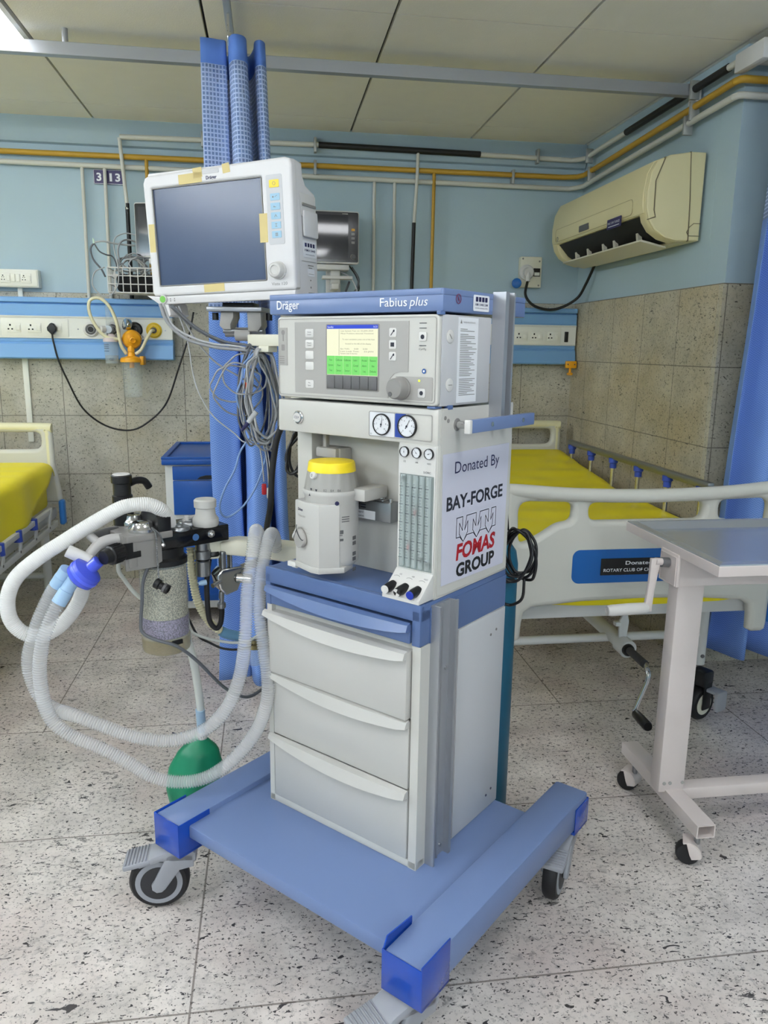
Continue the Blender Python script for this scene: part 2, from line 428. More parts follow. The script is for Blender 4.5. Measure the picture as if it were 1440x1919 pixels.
def cloth_mats():
    """curtain cloth: woven herringbone (uv in metres) and open net above"""
    m = mat('herringbone_cloth', (72, 120, 214), rough=.7); n = NT(m)
    uv = n.node('ShaderNodeUVMap'); x = n.node('ShaderNodeSeparateXYZ'); n.nt.links.new(uv.outputs[0], x.inputs[0])
    zig = n.math('PINGPONG', x.outputs[0], .0085)
    s_ = n.math('SINE', n.math('MULTIPLY', n.math('ADD', x.outputs[1], n.math('MULTIPLY', zig, .9)), 2*PI/.0085))
    n.put(n.b.inputs['Base Color'], n.mix(n.ramp(s_, -.6, .6), rgb(98, 138, 212), rgb(134, 168, 232)))
    m2 = mat('curtain_net', (110, 146, 220), rough=.7); n = NT(m2)
    uv = n.node('ShaderNodeUVMap'); x = n.node('ShaderNodeSeparateXYZ'); n.nt.links.new(uv.outputs[0], x.inputs[0])
    gx = n.math('LESS_THAN', n.math('FRACT', n.math('DIVIDE', x.outputs[0], .014)), .34)
    gy = n.math('LESS_THAN', n.math('FRACT', n.math('DIVIDE', x.outputs[1], .014)), .34)
    g = n.math('MAXIMUM', gx, gy)
    n.put(n.b.inputs['Base Color'], n.mix(g, rgb(118, 150, 214), rgb(184, 202, 238)))
    n.put(n.b.inputs['Alpha'], n.math('ADD', .55, n.math('MULTIPLY', g, .40)))
    m3 = mat('curtain_header', (94, 134, 212), rough=.7)
    return m, m2, m3
M_CLOTH, M_NET, M_HEAD = cloth_mats()

# ================================================================ THE ROOM
YB, XR, ZC, YP = 4.37, 1.744, 2.41, 2.872       # back wall, right wall, ceiling, face of the pillar
def B(*a, **k): return MB().box(*a, **k)
struct(B(-3.4, 3.2, -2.8, 4.6, -.08, 0).build('floor', M_FLOOR, smooth=False))
struct(B(-3.4, 2.0, YB+.012, 4.55, 0, ZC+.02).build('wall_back', M_PAINT, smooth=False))
struct(B(XR+.012, 1.95, YP+.15, 4.5, 0, ZC+.02).build('wall_right', M_PAINT, smooth=False))
struct(B(XR+.0125, 3.2, YP+.012, YP+.15, 0, ZC+.02).build('wall_pillar', M_PAINT, smooth=False))
struct(B(3.0, 3.15, -2.8, YP+.1, 0, ZC+.02).build('wall_side', M_PAINT, smooth=False))
struct(B(-3.35, -3.2, -2.8, 4.5, 0, ZC+.02).build('wall_left', M_PAINT, smooth=False))
struct(B(-3.3, 3.1, -2.75, -2.6, 0, ZC+.02).build('wall_front', M_PAINT, smooth=False))
# stone dado slabs standing a little proud of the paint
struct(B(-3.2, XR, YB, YB+.03, 0, 1.565).build('trim_1', M_STONE, smooth=False))
struct(B(XR, XR+.03, YP+.03, YB, 0, 1.567).build('trim_2', M_STONE2, smooth=False))
struct(B(XR, 3.0, YP, YP+.03, 0, 1.567).build('trim_3', M_STONE, smooth=False))
# shallow beam under the ceiling on the back wall with a rounded lower edge
mb = MB(); mb.prism([(YB+.02, 2.285), (YB-.012, 2.292), (YB-.022, 2.31), (YB-.026, ZC+.01), (YB+.02, ZC+.01)], -3.2, XR+.005, M=frame((0, 0, 0), (0, 1, 0), (0, 0, 1)))
struct(mb.build('trim_4', M_BEAMP))
# ceiling: boards laid in a grid, dark gaps along y, hairline joints along x
xs = [-3.4]+[-.855+.648*k for k in range(-3, 7)]; ys = [YB-.27-1.235*k for k in range(0, 6)]
yl = sorted([YB, 4.1, 3.48, 2.865, 2.245, 1.63, 1.01, .39, -.23, -.85, -1.47, -2.09, -2.7])
mb = MB()
for i in range(len(xs)-1):
    for j in range(len(yl)-1):
        x0, x1, y0, y1 = xs[i], xs[i+1], yl[j], yl[j+1]
        cx, cy = (x0+x1)/2, (y0+y1)/2
        if any(abs(cx-px) < .3 and abs(cy-py) < .3 for px, py in PANELS): continue
        if x1 > 3.2 : continue
        mb.box(x0+.0055, x1-.0055, y0+.0025, y1-.0025, ZC, ZC+.03)
mb.m = 1; mb.box(-3.4, 3.2, -2.8, 4.6, ZC+.02, ZC+.12)
struct(mb.build('ceiling', [M_CEIL, M_CEILGAP], smooth=False))
LN = ['white square ceiling light at the top left above the left bed', 'white square ceiling light nearest the left wall beside the camera', 'white square ceiling light over the camera on the right', 'white square ceiling light behind the camera on the left', 'white square ceiling light behind the camera on the right']
for i, (px, py) in enumerate(PANELS):  # top left panel is real, the later ones are added fill panels
    ix = [k for k in range(len(xs)-1) if xs[k] < px < xs[k+1]][0]; iy = [k for k in range(len(yl)-1) if yl[k] < py < yl[k+1]][0]
    x0, x1, y0, y1 = xs[ix]+.008, xs[ix+1]-.008, yl[iy]+.008, yl[iy+1]-.008
    t = thing('ceiling_light', LN[i], 'ceiling light', ((x0+x1)/2, (y0+y1)/2, ZC), group='ceiling light panels')
    MB().plate([[(x0, y0), (x1, y0), (x1, y1), (x0, y1)], [(x0+.02, y0+.02), (x1-.02, y0+.02), (x1-.02, y1-.02), (x0+.02, y1-.02)]], -.004, .015, M=TOP(ZC)).build('frame', M_WPL, t)
    B(x0+.02, x1-.02, y0+.02, y1-.02, ZC+.001, ZC+.012).build('diffuser', M_PANEL, t)

TN = ['white wall batten light on the left wall beside the camera', 'white wall batten light on the left wall over the left bed', 'white wall batten light behind the camera on the left', 'white wall batten light behind the camera on the right']
for k, (x, y, front) in enumerate(FILL_TUBES):  # out of view battens, added to brighten ceiling and upper walls
    t = thing('batten_light', TN[k], 'wall light', (x, y, 2.12), group='wall batten lights')
    d = Vector((1, 0, 0)) if front else Vector((0, 1, 0)); n_ = Vector((0, 1, 0)) if front else Vector((1, 0, 0)); P = Vector((x, y, 2.15))
    Fb = frame(P, d, (0, 0, 1)); sg = 1 if (d.cross(Vector((0, 0, 1)))).dot(n_) > 0 else -1
    MB().box(-.62, .62, -.03, .03, 0, sg*.03, b=.004, M=Fb).build('batten', M_WPL, t)
    for e in (-.6, .6): MB().box(e-.012, e+.012, -.018, .018, sg*.03, sg*.075, b=.003, M=Fb).build('lamp_holder', M_WPL, t)
    MB().cyl(P+d*-.585+n_*.055, P+d*.585+n_*.055, .014, n=14).build('tube', M_FILLTUBE, t)
# curtain rails
t = thing('curtain_rail', 'long grey curtain rail crossing under the ceiling to the right wall', 'curtain rail', (0, 3.2, 2.318))
B(-3.2, XR-.01, 3.18, 3.215, 2.318, 2.362, b=.002).build('track', M_ALU, t, smooth=False)
for x in (-2.4, -.71): MB().cyl((x, 3.197, 2.36), (x, 3.197, ZC), .011).build('standoff', M_ALU, t)
mb = B(XR-.022, XR+.0, 3.165, 3.23, 2.29, 2.372, b=.004); mb.cyl((XR-.03, 3.197, 2.33), (XR-.02, 3.197, 2.33), .012)
mb.build('wall_bracket', M_WPL, t)
t = thing('curtain_rail', 'grey curtain rail running towards the camera from above the left curtain', 'curtain rail', (-.115, 2.4, 2.352))
B(-.128, -.104, 1.2, 3.18, 2.352, 2.38, b=.003).build('track', M_ALU, t)
for y in (1.5, 2.3, 3.1): MB().cyl((-.116, y, 2.378), (-.116, y, ZC), .008).build('standoff', M_ALU, t)
t = thing('curtain_rail', 'grey curtain rail at the right edge above the right curtain', 'curtain rail', (2.2, 2.72, 2.315))
B(1.735, 3.0, 2.70, 2.735, 2.315, 2.36, b=.004).build('track', M_ALU, t)
B(1.70, 1.735, 2.70, YP, 2.30, 2.365, b=.004).build('wall_bracket', M_WPL, t)

# ---------------------------------------------------------------- curtains: folded cloth hung in a gathered bunch
def curtain(path, z0, z1, zs, label, group, taper=1.0, hook=None, zbot=None, gr=.25, shift=0.0):
    """path = plan outline of the folded cloth (list of xy); three lengths of cloth: header, net, herringbone"""
    P = cr([(x, y, 0) for x, y in path], 10); L = [0.0]
    for i in range(1, len(P)): L.append(L[-1]+(P[i]-P[i-1]).length)
    cx = sum(p.x for p in P)/len(P); cy = sum(p.y for p in P)/len(P)
    t = thing('curtain', label, 'curtain', (cx, cy, z0), group=group)
    zh = z1-.075
    def sheet(name, za, zb, nv, m, grow):
        mb = MB(); n = len(P); uvs = []
        for j in range(nv+1):
            f = j/nv
            for i, p in enumerate(P):
                z = za+(zb-za)*f
                g = 1+grow*(z1-z)/(z1-z0); q_ = (z1-z)/(z1-z0)
                wob = .010*math.sin(5*(z-z0)+L[i]*9)*(z1-z)/(z1-z0)
                zz_ = z
                if zbot and name == 'cloth': zz_ = zbot(i/(n-1))*(1-f)+zb*f if za == z0 else z
                mb.v.append(Vector((cx+(p.x-cx)*g*taper+wob+shift*q_, cy+(p.y-cy)*g+wob*.6, zz_))); uvs.append((L[i]*1.25, z))
        for j in range(nv):
            for i in range(n-1):
                a = j*n+i; mb.f.append([a, a+1, a+n+1, a+n]); mb.mi.append(0)
        o = mb.build(name, m, t, uvf=lambda v, k: uvs[k], ang=180, fix=False)
        md = o.modifiers.new('thick', 'SOLIDIFY'); md.thickness = .0012
        return o
    sheet('header_band', zh, z1, 2, M_HEAD, gr)
    sheet('net_panel', zs, zh, 12, M_NET, gr)
    sheet('cloth', z0, zs, 24, M_CLOTH, gr)
    if hook:
        for x, y in hook: MB().tube([(x, y, z1-.02), (x, y-.01, z1+.01), (x, y, z1+.04), (x, y, z1+.075)], .004).build('hook', M_STEEL, t)
    return t
lp = [(-.205, 2.80), (-.185, 2.80), (-.150, 2.81), (-.125, 2.82), (-.130, 2.87), (-.150, 2.92), (-.128, 2.955), (-.112, 2.90), (-.118, 2.82), (-.105, 2.765), (-.085, 2.755), (-.062, 2.775), (-.058, 2.83), (-.072, 2.90), (-.055, 2.945), (-.038, 2.88), (-.032, 2.81), (-.014, 2.79), (.002, 2.82), (-.002, 2.89)]
curtain(lp, .06, 2.275, 1.42, 'gathered blue privacy curtain hanging behind the monitor of the machine', 'blue privacy curtains', hook=[(-.115, 2.80), (-.115, 2.95)], gr=.45, shift=.045)
rp = [(1.76, 2.63)]
for k in range(1, 13): rp += [(1.75+.062*k, 2.66+(.055 if k % 2 else -.045)+.01*math.sin(k*2.1))]
curtain(rp, .12, 2.30, 1.77, 'wide blue privacy curtain hanging at the right edge beside the bed', 'blue privacy curtains')
# ================================================================ THE ANAESTHESIA MACHINE
# measured in its own frame: x along the drawer fronts (0 = right edge), y = depth, z = height
FM = Matrix.Translation((.284, 1.395, 0)) @ Matrix.Rotation(-0.800281112, 4, 'Z')
am = thing('anaesthesia_machine', 'blue and white anaesthesia machine on a wheeled drawer trolley', 'medical machine', (-.215, .15, 0), FM)

# --- base
B(-.50, .088, -.195, .338, .196, .228, b=.004).build('base_platform', M_MBLUE, am)
def rail(u0, u1, corners):
    r = B(u0, u1, -.222, .492, .168, .241, b=.006).build('base_rail', M_MBLUE, am)
    for (v0, v1, side) in corners:
        # film sleeve around the end: three walls and a torn upper rim
        mb = MB(); e = .0025; f = v0 < .1
        va, vb = (v0, v1)
        if f: mb.box(u0-e, u1+e, va-e, va, .160, .244, b=.002)
        else: mb.box(u0-e, u1+e, vb, vb+e, .160, .226, b=.002)
        mb.box(u0-e, u0, va-e if f else va, vb, .160, .244 if f else .226, b=.001); mb.box(u1, u1+e, va-e if f else va, vb, .160, (.252 if side else .2415) if f else .226, b=.001)
        mb.box(u0-e, u1+e, va, vb, .158, .166, b=.001)
        if f and side: mb.prism([(va, .24), (va+.012, .262), (vb, .254), (vb, .24)], u0-e, u0, M=frame((0, 0, 0), (0, 1, 0), (0, 0, 1)))
        mb.build('corner_cover', M_CAPB, r)
    return r
rail(-.580, -.497, [(-.224, -.135, 0), (.42, .492, 0)])
rail(.088, .172, [(-.224, -.135, 1), (.42, .492, 0)])
mb = MB(); mb.box(.086, .0885, -.052, .336, .2275, .2287); mb.build('weld_seam', M_BLACK, am)

def caster(u0, v0, du, dv):
    d = Vector((du, dv, 0)).normalized(); q = Vector((-d.y, d.x, 0)); R = .069
    Fc = frame((u0, v0, 0), d, q)                         # a = trailing direction, b = axle, out = up
    hub = Vector((.058, 0, R))
    c = MB().lathe([(.016, .135), (.024, .137), (.026, .150), (.026, .170)], n=20, M=Fc).build('caster', M_CASTG, am)
    mb = MB(); mb.lathe([(.046, -.017), (R-.006, -.0165), (R, -.009), (R, .009), (R-.006, .0165), (.046, .017)], p=hub, axis=(0, 1, 0), n=40, M=Fc)
    wh = mb.build('wheel', M_RUB, c)
    mb = MB(); mb.lathe([(.043, -.019), (.054, -.0185), (.054, .0185), (.043, .019)], p=hub, axis=(0, 1, 0), n=40, M=Fc); mb.build('wheel_ring', M_CASTG, c)
    mb = MB(); mb.lathe([(.008, -.0215), (.042, -.020), (.042, .020), (.008, .0215)], p=hub, axis=(0, 1, 0), n=40, M=Fc); mb.build('wheel_hub', M_DARKHUB, c)
    mb = MB()
    for sgn in (-1, 1):
        pl = [(-.026, .148), (-.024, .115), (.008, .108), (.042, .060), (.050, .053), (.062, .052), (.072, .060), (.073, .073), (.066, .084), (.034, .150)]
        Fs = frame(Fc @ Vector((0, sgn*.0275, 0)), d, (0, 0, 1))
        mb.prism(pl, -.005, .005, M=Fs, b=.003)
    mb.prism([(-.030, .128), (-.030, .150), (-.02, .158), (.03, .158), (.062, .148), (.10, .128), (.10, .118), (.05, .132), (.01, .128)], -.0325, .0325, M=frame(Fc @ Vector((0, 0, 0)), d, (0, 0, 1)), b=.006)
    mb.build('fork', M_CASTG, c)
    mb = MB(); Fp = Fc @ Matrix.Translation((.085, 0, .134)) @ Matrix.Rotation(math.radians(12), 4, 'Y')
    mb.box(-.012, .052, -.034, .034, -.009, .004, b=.004, M=Fp)
    for k in range(7): mb.box(-.004+k*.0078, -.001+k*.0078, -.031, .031, .003, .0072, b=.0012, seg=1, M=Fp)
    mb.build('brake_pedal', M_CASTG, c)
    return c
caster(-.538, -.180, -.138*.697-.0*.717, -.138*.717)
caster(.130, -.178, -.043, -.115)
caster(.130, .452, .02, -.10)
caster(-.538, .452, -.06, .09)

# --- drawer cabinet
mb = MB()
mb.prism([(-.43, .032), (-.43, .0), (-.415, 0), (-.415, .012), (-.020, .012), (-.020, 0), (0, 0), (0, .336), (-.43, .336)], .228, .726, M=TOP(0))
mb.box(-.43, 0, -.0, .03, .228, .246, b=.002)
mb.build('cabinet', M_WHITE, am)
B(-.0005, .003, .137, .336, .232, .724, b=.001).build('side_panel', M_PANELG, am)
for v, z in ((.272, .674), (.296, .680), (.282, .268), (.304, .276)): MB().cyl((.003, v, z), (.0045, v, z), .0032, n=12).build('screw', M_STEEL, am)

def drawer(z0, z1, out, m, u0=-.412, u1=-.0235):
    dr = B(u0, u1, -out, .03, z0, z1-.001, b=.0025).build('drawer', m, am)
    # crescent lip: straight along the top, bowed along the bottom, leaning outwards
    mb = MB(); n = 24; V = []; a, b_ = u0-.010, u1+.0015
    for i in range(n+1):
        t = i/n; u = a+(b_-a)*t
        # deepest past the middle, pinched at the left tip
        k = min(1, (math.sin(PI*t**1.18))**.7+.25*t**6) if 0 < t < 1 else (0 if t == 0 else .25)
        dp = .003+.024*k; pr = .004+.015*k
        V += [(u, -out-.001, z1+.004), (u, -out-.006-pr*.55, z1+.001), (u, -out-.008-pr, z1-.006-dp*.62), (u, -out-.006-pr*.9, z1-.0075-dp*.62), (u, -out-.0005, z1-.004-dp)]
    F_ = []
    for i in range(n):
        for k in range(5):
            p, q = i*5+k, i*5+(k+1) % 5; F_.append([p, q, q+5, p+5])
    F_ += [[0, 1, 2, 3, 4], [n*5+k for k in (4, 3, 2, 1, 0)]]
    mb.add(V, F_).build('drawer_handle', m, dr, ang=35)
    return dr
drawer(.247, .404, .003, M_WHITE2)
drawer(.409, .562, .003, M_WHITE2)
drawer(.567, .7135, .014, M_WHITE2)

# --- blue worktop box with its own drawer
mb = MB()
mb.box(-.43, -.0, -.004, .012, .777, .814, b=.003); mb.box(-.43, -.414, -.004, .05, .7265, .80, b=.002); mb.box(-.020, 0, -.004, .05, .7265, .80, b=.002)
mb.box(-.43, .0, .0, .336, .777, .812, b=.002); mb.box(-.43, -.41, .03, .336, .727, .80); mb.box(-.02, .0015, .03, .336, .7265, .80); mb.box(-.42, -.01, .3, .336, .727, .79)
mb.build('worktop', M_MBLUE2, am)
drawer(.729, .770, .006, M_MBLUE2)

# --- aluminium accessory rail on the right side
mb = MB()
prof = [(.033, .0), (.033, .022), (.038, .022), (.038, .007), (.060, .007), (.062, .011), (.066, .011), (.068, .007), (.092, .007), (.092, .022), (.101, .022), (.101, .018), (.097, .018), (.097, .0)]
mb.prism([(y_, v_) for v_, y_ in prof], .204, .805, M=TOP(0))
mb.build('accessory_rail', M_ALU, am, smooth=False)
for v, z in ((.08, .66), (.08, .25), (.05, .52)): MB().cyl((.006, v, z), (.0095, v, z), .004, n=12).build('screw', M_STEEL, am)

# --- upper body: back wall, side walls, gas panel
B(-.43, -.0, .142, .336, .812, 1.122, b=.002).build('back_housing', M_WHITE, am)
mb = MB(); mb.box(-.092, .0, .042, .15, .812, 1.122, b=.002); mb.box(-.002, .001, .05, .33, .818, 1.19)
mb.build('right_column', M_WHITE, am)
B(-.430, -.385, .105, .15, .86, 1.122, b=.002).build('left_column', M_WHITE, am)
gp = B(-.425, .0, .040, .336, 1.120, 1.189, b=.0035).build('gas_panel', M_WHITE, am)
# window recess, big gauges, O2 flush
mb = MB(); mb.plate([rrect(-.167, -.013, 1.127, 1.178, .004), rrect(-.1655, -.0145, 1.1285, 1.1765, .003)], 0, .0015, M=FRONT(.040)); mb.build('recess_trim', M_GREYP, gp)
mb = MB(); mb.prism(rrect(-.165, -.103, 1.129, 1.176, .002), 0, .001, M=FRONT(.040)); mb.build('gauge_plate', M_LBL, gp)
mb = MB(); mb.prism(rrect(-.101, -.075, 1.130, 1.1762, .002), 0, .0012, M=FRONT(.040)); mb.build('gauge_plate', mat('deep_blue_label', (38, 66, 150), rough=.4), gp, label='deep blue gauge plate')
def dial(name, u, z, r, v, parent, needle, ring=M_BLACK, face=M_LBL):
    Fd = FRONT(v, u, z)
    d_ = MB().lathe([(r*.88, -.004), (r*.88, .004), (r*.94, .0065), (r, .005), (r, -.004)], axis=(0, 0, 1), n=36, M=Fd).build(name, ring, parent)
    mb = MB(); mb.face(circ(0, 0, r*.9, 36), .0042, Fd); mb.build('dial_face', face, parent)
    mb = MB()
    for k in range(25):
        a = math.radians(225-270*k/24); l = .80 if k % 4 else .70
        c_, s_ = math.cos(a), math.sin(a); hw = r*.012*(1 if k % 4 else 1.9)
        mb.face([(c_*r*l-s_*hw, s_*r*l+c_*hw), (c_*r*l+s_*hw, s_*r*l-c_*hw), (c_*r*.88+s_*hw, s_*r*.88-c_*hw), (c_*r*.88-s_*hw, s_*r*.88+c_*hw)], .0046, Fd)
    if r > .015:
        for k, tx in enumerate(('0', '2', '4', '6', '8', '10')):
            a = math.radians(225-270*k/5); mb.text(tx, r*.54*math.cos(a), 1, r*.54*math.sin(a)-r*.08, r*.15, Fd, d=.0046, align='c')
    c_, s_ = math.cos(needle), math.sin(needle)
    mb.face([(c_*r*.72-s_*r*.01, s_*r*.72+c_*r*.01), (c_*r*.72+s_*r*.01, s_*r*.72-c_*r*.01), (-c_*r*.25+s_*r*.05, -s_*r*.25-c_*r*.05), (-c_*r*.25-s_*r*.05, -s_*r*.25+c_*r*.05)], .0052, Fd)
    mb.face(circ(0, 0, r*.1, 12), .0054, Fd)
    mb.build('dial_scale', M_INK, parent)
    return d_
dial('pressure_gauge', -.133, 1.1525, .0215, .040, gp, math.radians(80))
dial('pressure_gauge', -.0705, 1.1530, .0222, .040, gp, math.radians(60))
mb = MB(); mb.lathe([(.0145, 0), (.0145, .003), (.0125, .0045), (.0112, .0035), (.0105, .006), (.0, .006)], axis=(0, 0, 1), n=30, M=FRONT(.040, -.3625, 1.1525)); fb = mb.build('oxygen_flush_button', M_STEEL, gp)
mb = MB(); mb.prism(circ(0, 0, .0098, 30), .0061, .0066, M=FRONT(.040, -.3625, 1.1525)); mb.build('button_cap', M_WPL, gp)
mb = MB(); mb.text('O2+', -.3692, -.3552, 1.1502, .0055, FRONT(.0333)); mb.build('lettering', M_INKB, gp)
mb = MB(); mb.text('O2', -.163, -.158, 1.131, .003, FRONT(.0388)); mb.build('lettering', M_INK, gp)

# --- flowmeter column
fm = MB().plate([rrect(-.090, -.003, .862, 1.117, .002), rrect(-.0865, -.0055, .868, 1.060, .001)], 0, .003, M=FRONT(.042)).build('flowmeter_panel', M_WPL, am)
mb = MB(); mb.box(-.0865, -.0055, .0405, .0418, .868, 1.060); mb.build('flowmeter_back', mat('flowmeter_back_grey', (150, 160, 158), rough=.35), fm)
for k, (u, nm) in enumerate(((-.0755, 'O2'), (-.0465, 'AIR'), (-.0175, 'N2O'))):
    dial('supply_gauge', u, 1.1035, .0105, .040, fm, math.radians((90, 130, 20)[k]))
    MB().text(nm, u, 1, 1.083, .0032, FRONT(.0388), align='c').build('lettering', M_INK, fm)
MB().text('S-ORC', -.030, -.013, 1.065, .0042, FRONT(.0388)).build('lettering', M_INK, fm)
tz = [(-.0755, 1.050), (-.0605, .912), (-.0455, .985), (-.030, .892), (-.0145, .885)]
for k, (u, zf) in enumerate(tz):
    MB().cyl((u, .0345, .874), (u, .0345, 1.059), .0056, n=14).build('flow_tube', M_TUBEG, fm)
    MB().lathe([(.0012, 0), (.0034, .007), (.0034, .0105), (.0012, .0115)], p=(u, .0345, zf-.006), n=12).build('float_bobbin', M_BLACK if k != 1 and k != 2 else M_RED, fm)
    mb = MB()
    for q in range(26):
        z = .892+q*.0060
        big = q % 3 == 0; wd = .0042 if big else .002
        mb.box(u-wd, u+wd, .0283, .0287, z, z+(.0009 if big else .0005))
    mb.build('scale_marks', M_INK, fm)
# sloping knob shelf
mb = MB()
mb.prism([(.042, .862), (.0395, .866), (-.008, .822), (-.008, .815), (.042, .815)], -.092, -.0015, M=frame((0, 0, 0), (0, 1, 0), (0, 0, 1)), b=.0015)
ks = mb.build('knob_shelf', M_WPL, am)
for k, u in enumerate((-.0795, -.049, -.0185)):
    n_ = Vector((0, -.67, .60)).normalized(); o_ = Vector((u, .008, .836))
    ax = Vector((0, -.93, -.10))
    MB().lathe([(.0098, -.006), (.0098, .012), (.0088, .017), (.0088, .0215), (.0080, .023)], p=o_, axis=ax, n=26).build('flow_knob', M_BLACK, ks)
    mb = MB(); mb.lathe([(.0086, .0225), (.0086, .0245), (.0076, .0255)], p=o_, axis=ax, n=26)
    kc = mb.build('knob_cap', (M_WPL, M_BLACK, mat('knob_blue', (20, 50, 160), rough=.3))[k], ks, label=('white knob cap', 'black and white knob cap', 'blue knob cap')[k])
    if k == 1:
        a = ax.normalized(); e1 = Vector((1, 0, 0)); e2 = e1.cross(a).normalized(); P = o_+a*.0259
        mb = MB()
        for s0 in (.35, .35+PI): mb.add([P]+[P+.0082*(e1*math.cos(s0+q*.13*PI/1.0)+e2*math.sin(s0+q*.13*PI)) for q in range(5)], [[0, q+1, q+2] for q in range(4)])
        mb.build('knob_mark', M_WPL, ks)
    MB().text(('O2', 'AIR', 'N2O')[k], 0, 1, 0, .0032, frame((u+.008, .0268, .8556), (1, 0, 0), (0, .68, .73)), d=.0006, align='c').build('lettering', M_INK, ks)
    mb = MB(); Fk = frame((u+.002, .0212, .8505), (1, 0, 0), (0, .68, .73))
    mb.face([(.0085*math.cos(math.radians(a)), .005*math.sin(math.radians(a))) for a in range(30, 151, 15)]+[(.0078*math.cos(math.radians(a)), .0044*math.sin(math.radians(a))) for a in range(150, 29, -15)], .0006, Fk); mb.build('knob_mark', M_INK, ks)

# --- vaporiser mounting bar
mb = MB(); mb.box(-.40, -.163, .112, .146, .932, .976, b=.003)
vm = mb.build('mounting_bar', M_BRUSH, am)
mb = MB(); mb.prism(rrect(-.285, -.205, .934, .953, .001), 0, .001, M=FRONT(.112)); mb.build('bar_label', M_LBL, vm)
mb = MB(); mb.text('Dräger Vapor', -.280, -.236, .9465, .0045, FRONT(.1108)); mb.text('Auto Exclusion', -.280, -.236, .938, .0045, FRONT(.1108))
for q in range(3): mb.box(-.262, -.25, .1112, .1118, .958+q*.0055, .9605+q*.0055); mb.box(-.246, -.232, .1112, .1118, .958+q*.0055, .9605+q*.0055)
mb.build('lettering', M_INK, vm)
mb = MB(); mb.cyl((-.20, .128, .976), (-.20, .128, .992), .008); mb.cyl((-.2, .128, .992), (-.2, .128, 1.006), .004); mb.box(-.212, -.188, .118, .138, .974, .981, b=.002); mb.cyl((-.172, .124, .976), (-.172, .124, .984), .005)
mb.build('docking_pin', M_STEEL, vm)
mb = MB(); mb.box(-.347, -.337, .1, .112, 1.03, 1.12, b=.002); mb.box(-.36, -.30, .09, .14, 1.062, 1.084, b=.004); mb.box(-.315, -.295, .1, .14, 1.0, 1.084, b=.004)
mb.build('locking_lever', M_GREYP, am)

# --- control unit
cu = B(-.420, .0, .046, .226, 1.194, 1.364, b=.003).build('control_unit', M_PANELG, am)
mb = MB(); mb.plate([rrect(-.419, -.001, 1.195, 1.3635, .008)], 0, .012, bev=.004, M=FRONT(.047)); mb.build('front_bezel', M_WHITE, cu)
FC = FRONT(.0345)
mb = MB(); mb.plate([rrect(-.4145, -.0055, 1.2, 1.3595, .006), rrect(-.4130, -.0070, 1.2015, 1.3580, .005)], 0, .0006, M=FC); mb.build('bezel_line', M_GREYP, cu)
pad = [(-.366, 1.352), (-.068, 1.352), (-.068, 1.257), (-.085, 1.257), (-.10, 1.254), (-.110, 1.245), (-.115, 1.232), (-.115, 1.206), (-.366, 1.206)]
mb = MB(); mb.prism(pad, 0, .0008, M=FC); mb.prism(rrect(-.098, -.0115, 1.2045, 1.2485, .003), 0, .0007, M=FC); mb.build('key_field', M_GREYP, cu)
mb = MB(); mb.prism(rrect(-.277, -.138, 1.216, 1.3475, .003), .0008, .0014, M=FC); mb.build('screen_frame', M_GREYD, cu)
mb = MB(); mb.prism(rrect(-.274, -.1415, 1.2465, 1.338, .001), .0014, .0020, M=FC); mb.build('screen', M_SCRY, cu, label='lit cream screen')
mb = MB(); mb.prism(rrect(-.274, -.1415, 1.338, 1.3455, .001), .0014, .0020, M=FC); mb.build('screen_title_bar', M_SCRB, cu, label='blue title bar')
mb = MB(); mb.text('Standby', -.272, -.256, 1.340, .0036, FC, d=.0024); mb.text('16:21', -.152, -.143, 1.340, .0036, FC, d=.0024); mb.build('screen_text', M_INKW, cu)
mb = MB()
for k in range(6): mb.prism(rrect(-.2735+k*.0221, -.2521+k*.0221, 1.2472, 1.2845, .0006), .0020, .0024, M=FC)
mb.build('screen_soft_keys', M_SCRG, cu, label='green soft key row')
mb = MB()
for k, ls in enumerate((('Run', 'System', 'Test'), ('Calibrate', 'Flow', 'Sensor'), ('Calibrate', 'O2', 'Sensor'), ('Leak /', 'Compl', 'Test'), ('Access', 'Alarm', 'Log'), ('Restore', 'Site', 'Defaults'))):
    for q, tx in enumerate(ls): mb.text(tx, -.2628+k*.0221, .8, 1.2745-q*.0105, .0042, FC, d=.0026, align='c')
mb.build('screen_text', M_SCRGT, cu)
mb = MB()
for tx, a, b_, z in (('Last System Test on: 22-JAN-2024', -.236, -.153, 1.3315), ('Minor Problems detected. Functional', -.236, -.152, 1.3265), ('To start ventilation press one of the keys', -.232, -.149, 1.315), ('located to the left of the display.', -.224, -.157, 1.3065), ('Sys Vol:L      0.00      0.00', -.237, -.167, 1.2965), ('Last Leak Test:     22-JAN', -.237, -.152, 1.2915), ('System Leak 0 mL/min', -.237, -.193, 1.2872)):
    mb.text(tx, a, b_, z+.001, .0027, FC, d=.0024)
mb.box(-.241, -.2404, .0322, .0326, 1.286, 1.337); mb.build('screen_text', M_SCRT, cu)
mb = MB()
for k in range(6): mb.box(-.2735+k*.0221, -.2521+k*.0221, .0305, .034, 1.2185, 1.245, b=.0015)
mb.build('soft_keys', M_KEYG, cu)
keys = [(-.323, 1.3295), (-.323, 1.3075), (-.323, 1.2850), (-.323, 1.2625), (-.323, 1.2250), (-.1055, 1.3305), (-.1055, 1.3080), (-.1055, 1.2857), (-.0355, 1.323), (-.0355, 1.2185)]
for u, z in keys:
    hw = .0115 if u < -.2 else .0085
    MB().prism(rrect(u-hw, u+hw, z-.0085, z+.0085, .003), .0006, .0022, M=FC, b=.0005).build('membrane_key', M_WPL, cu)
mb = MB()
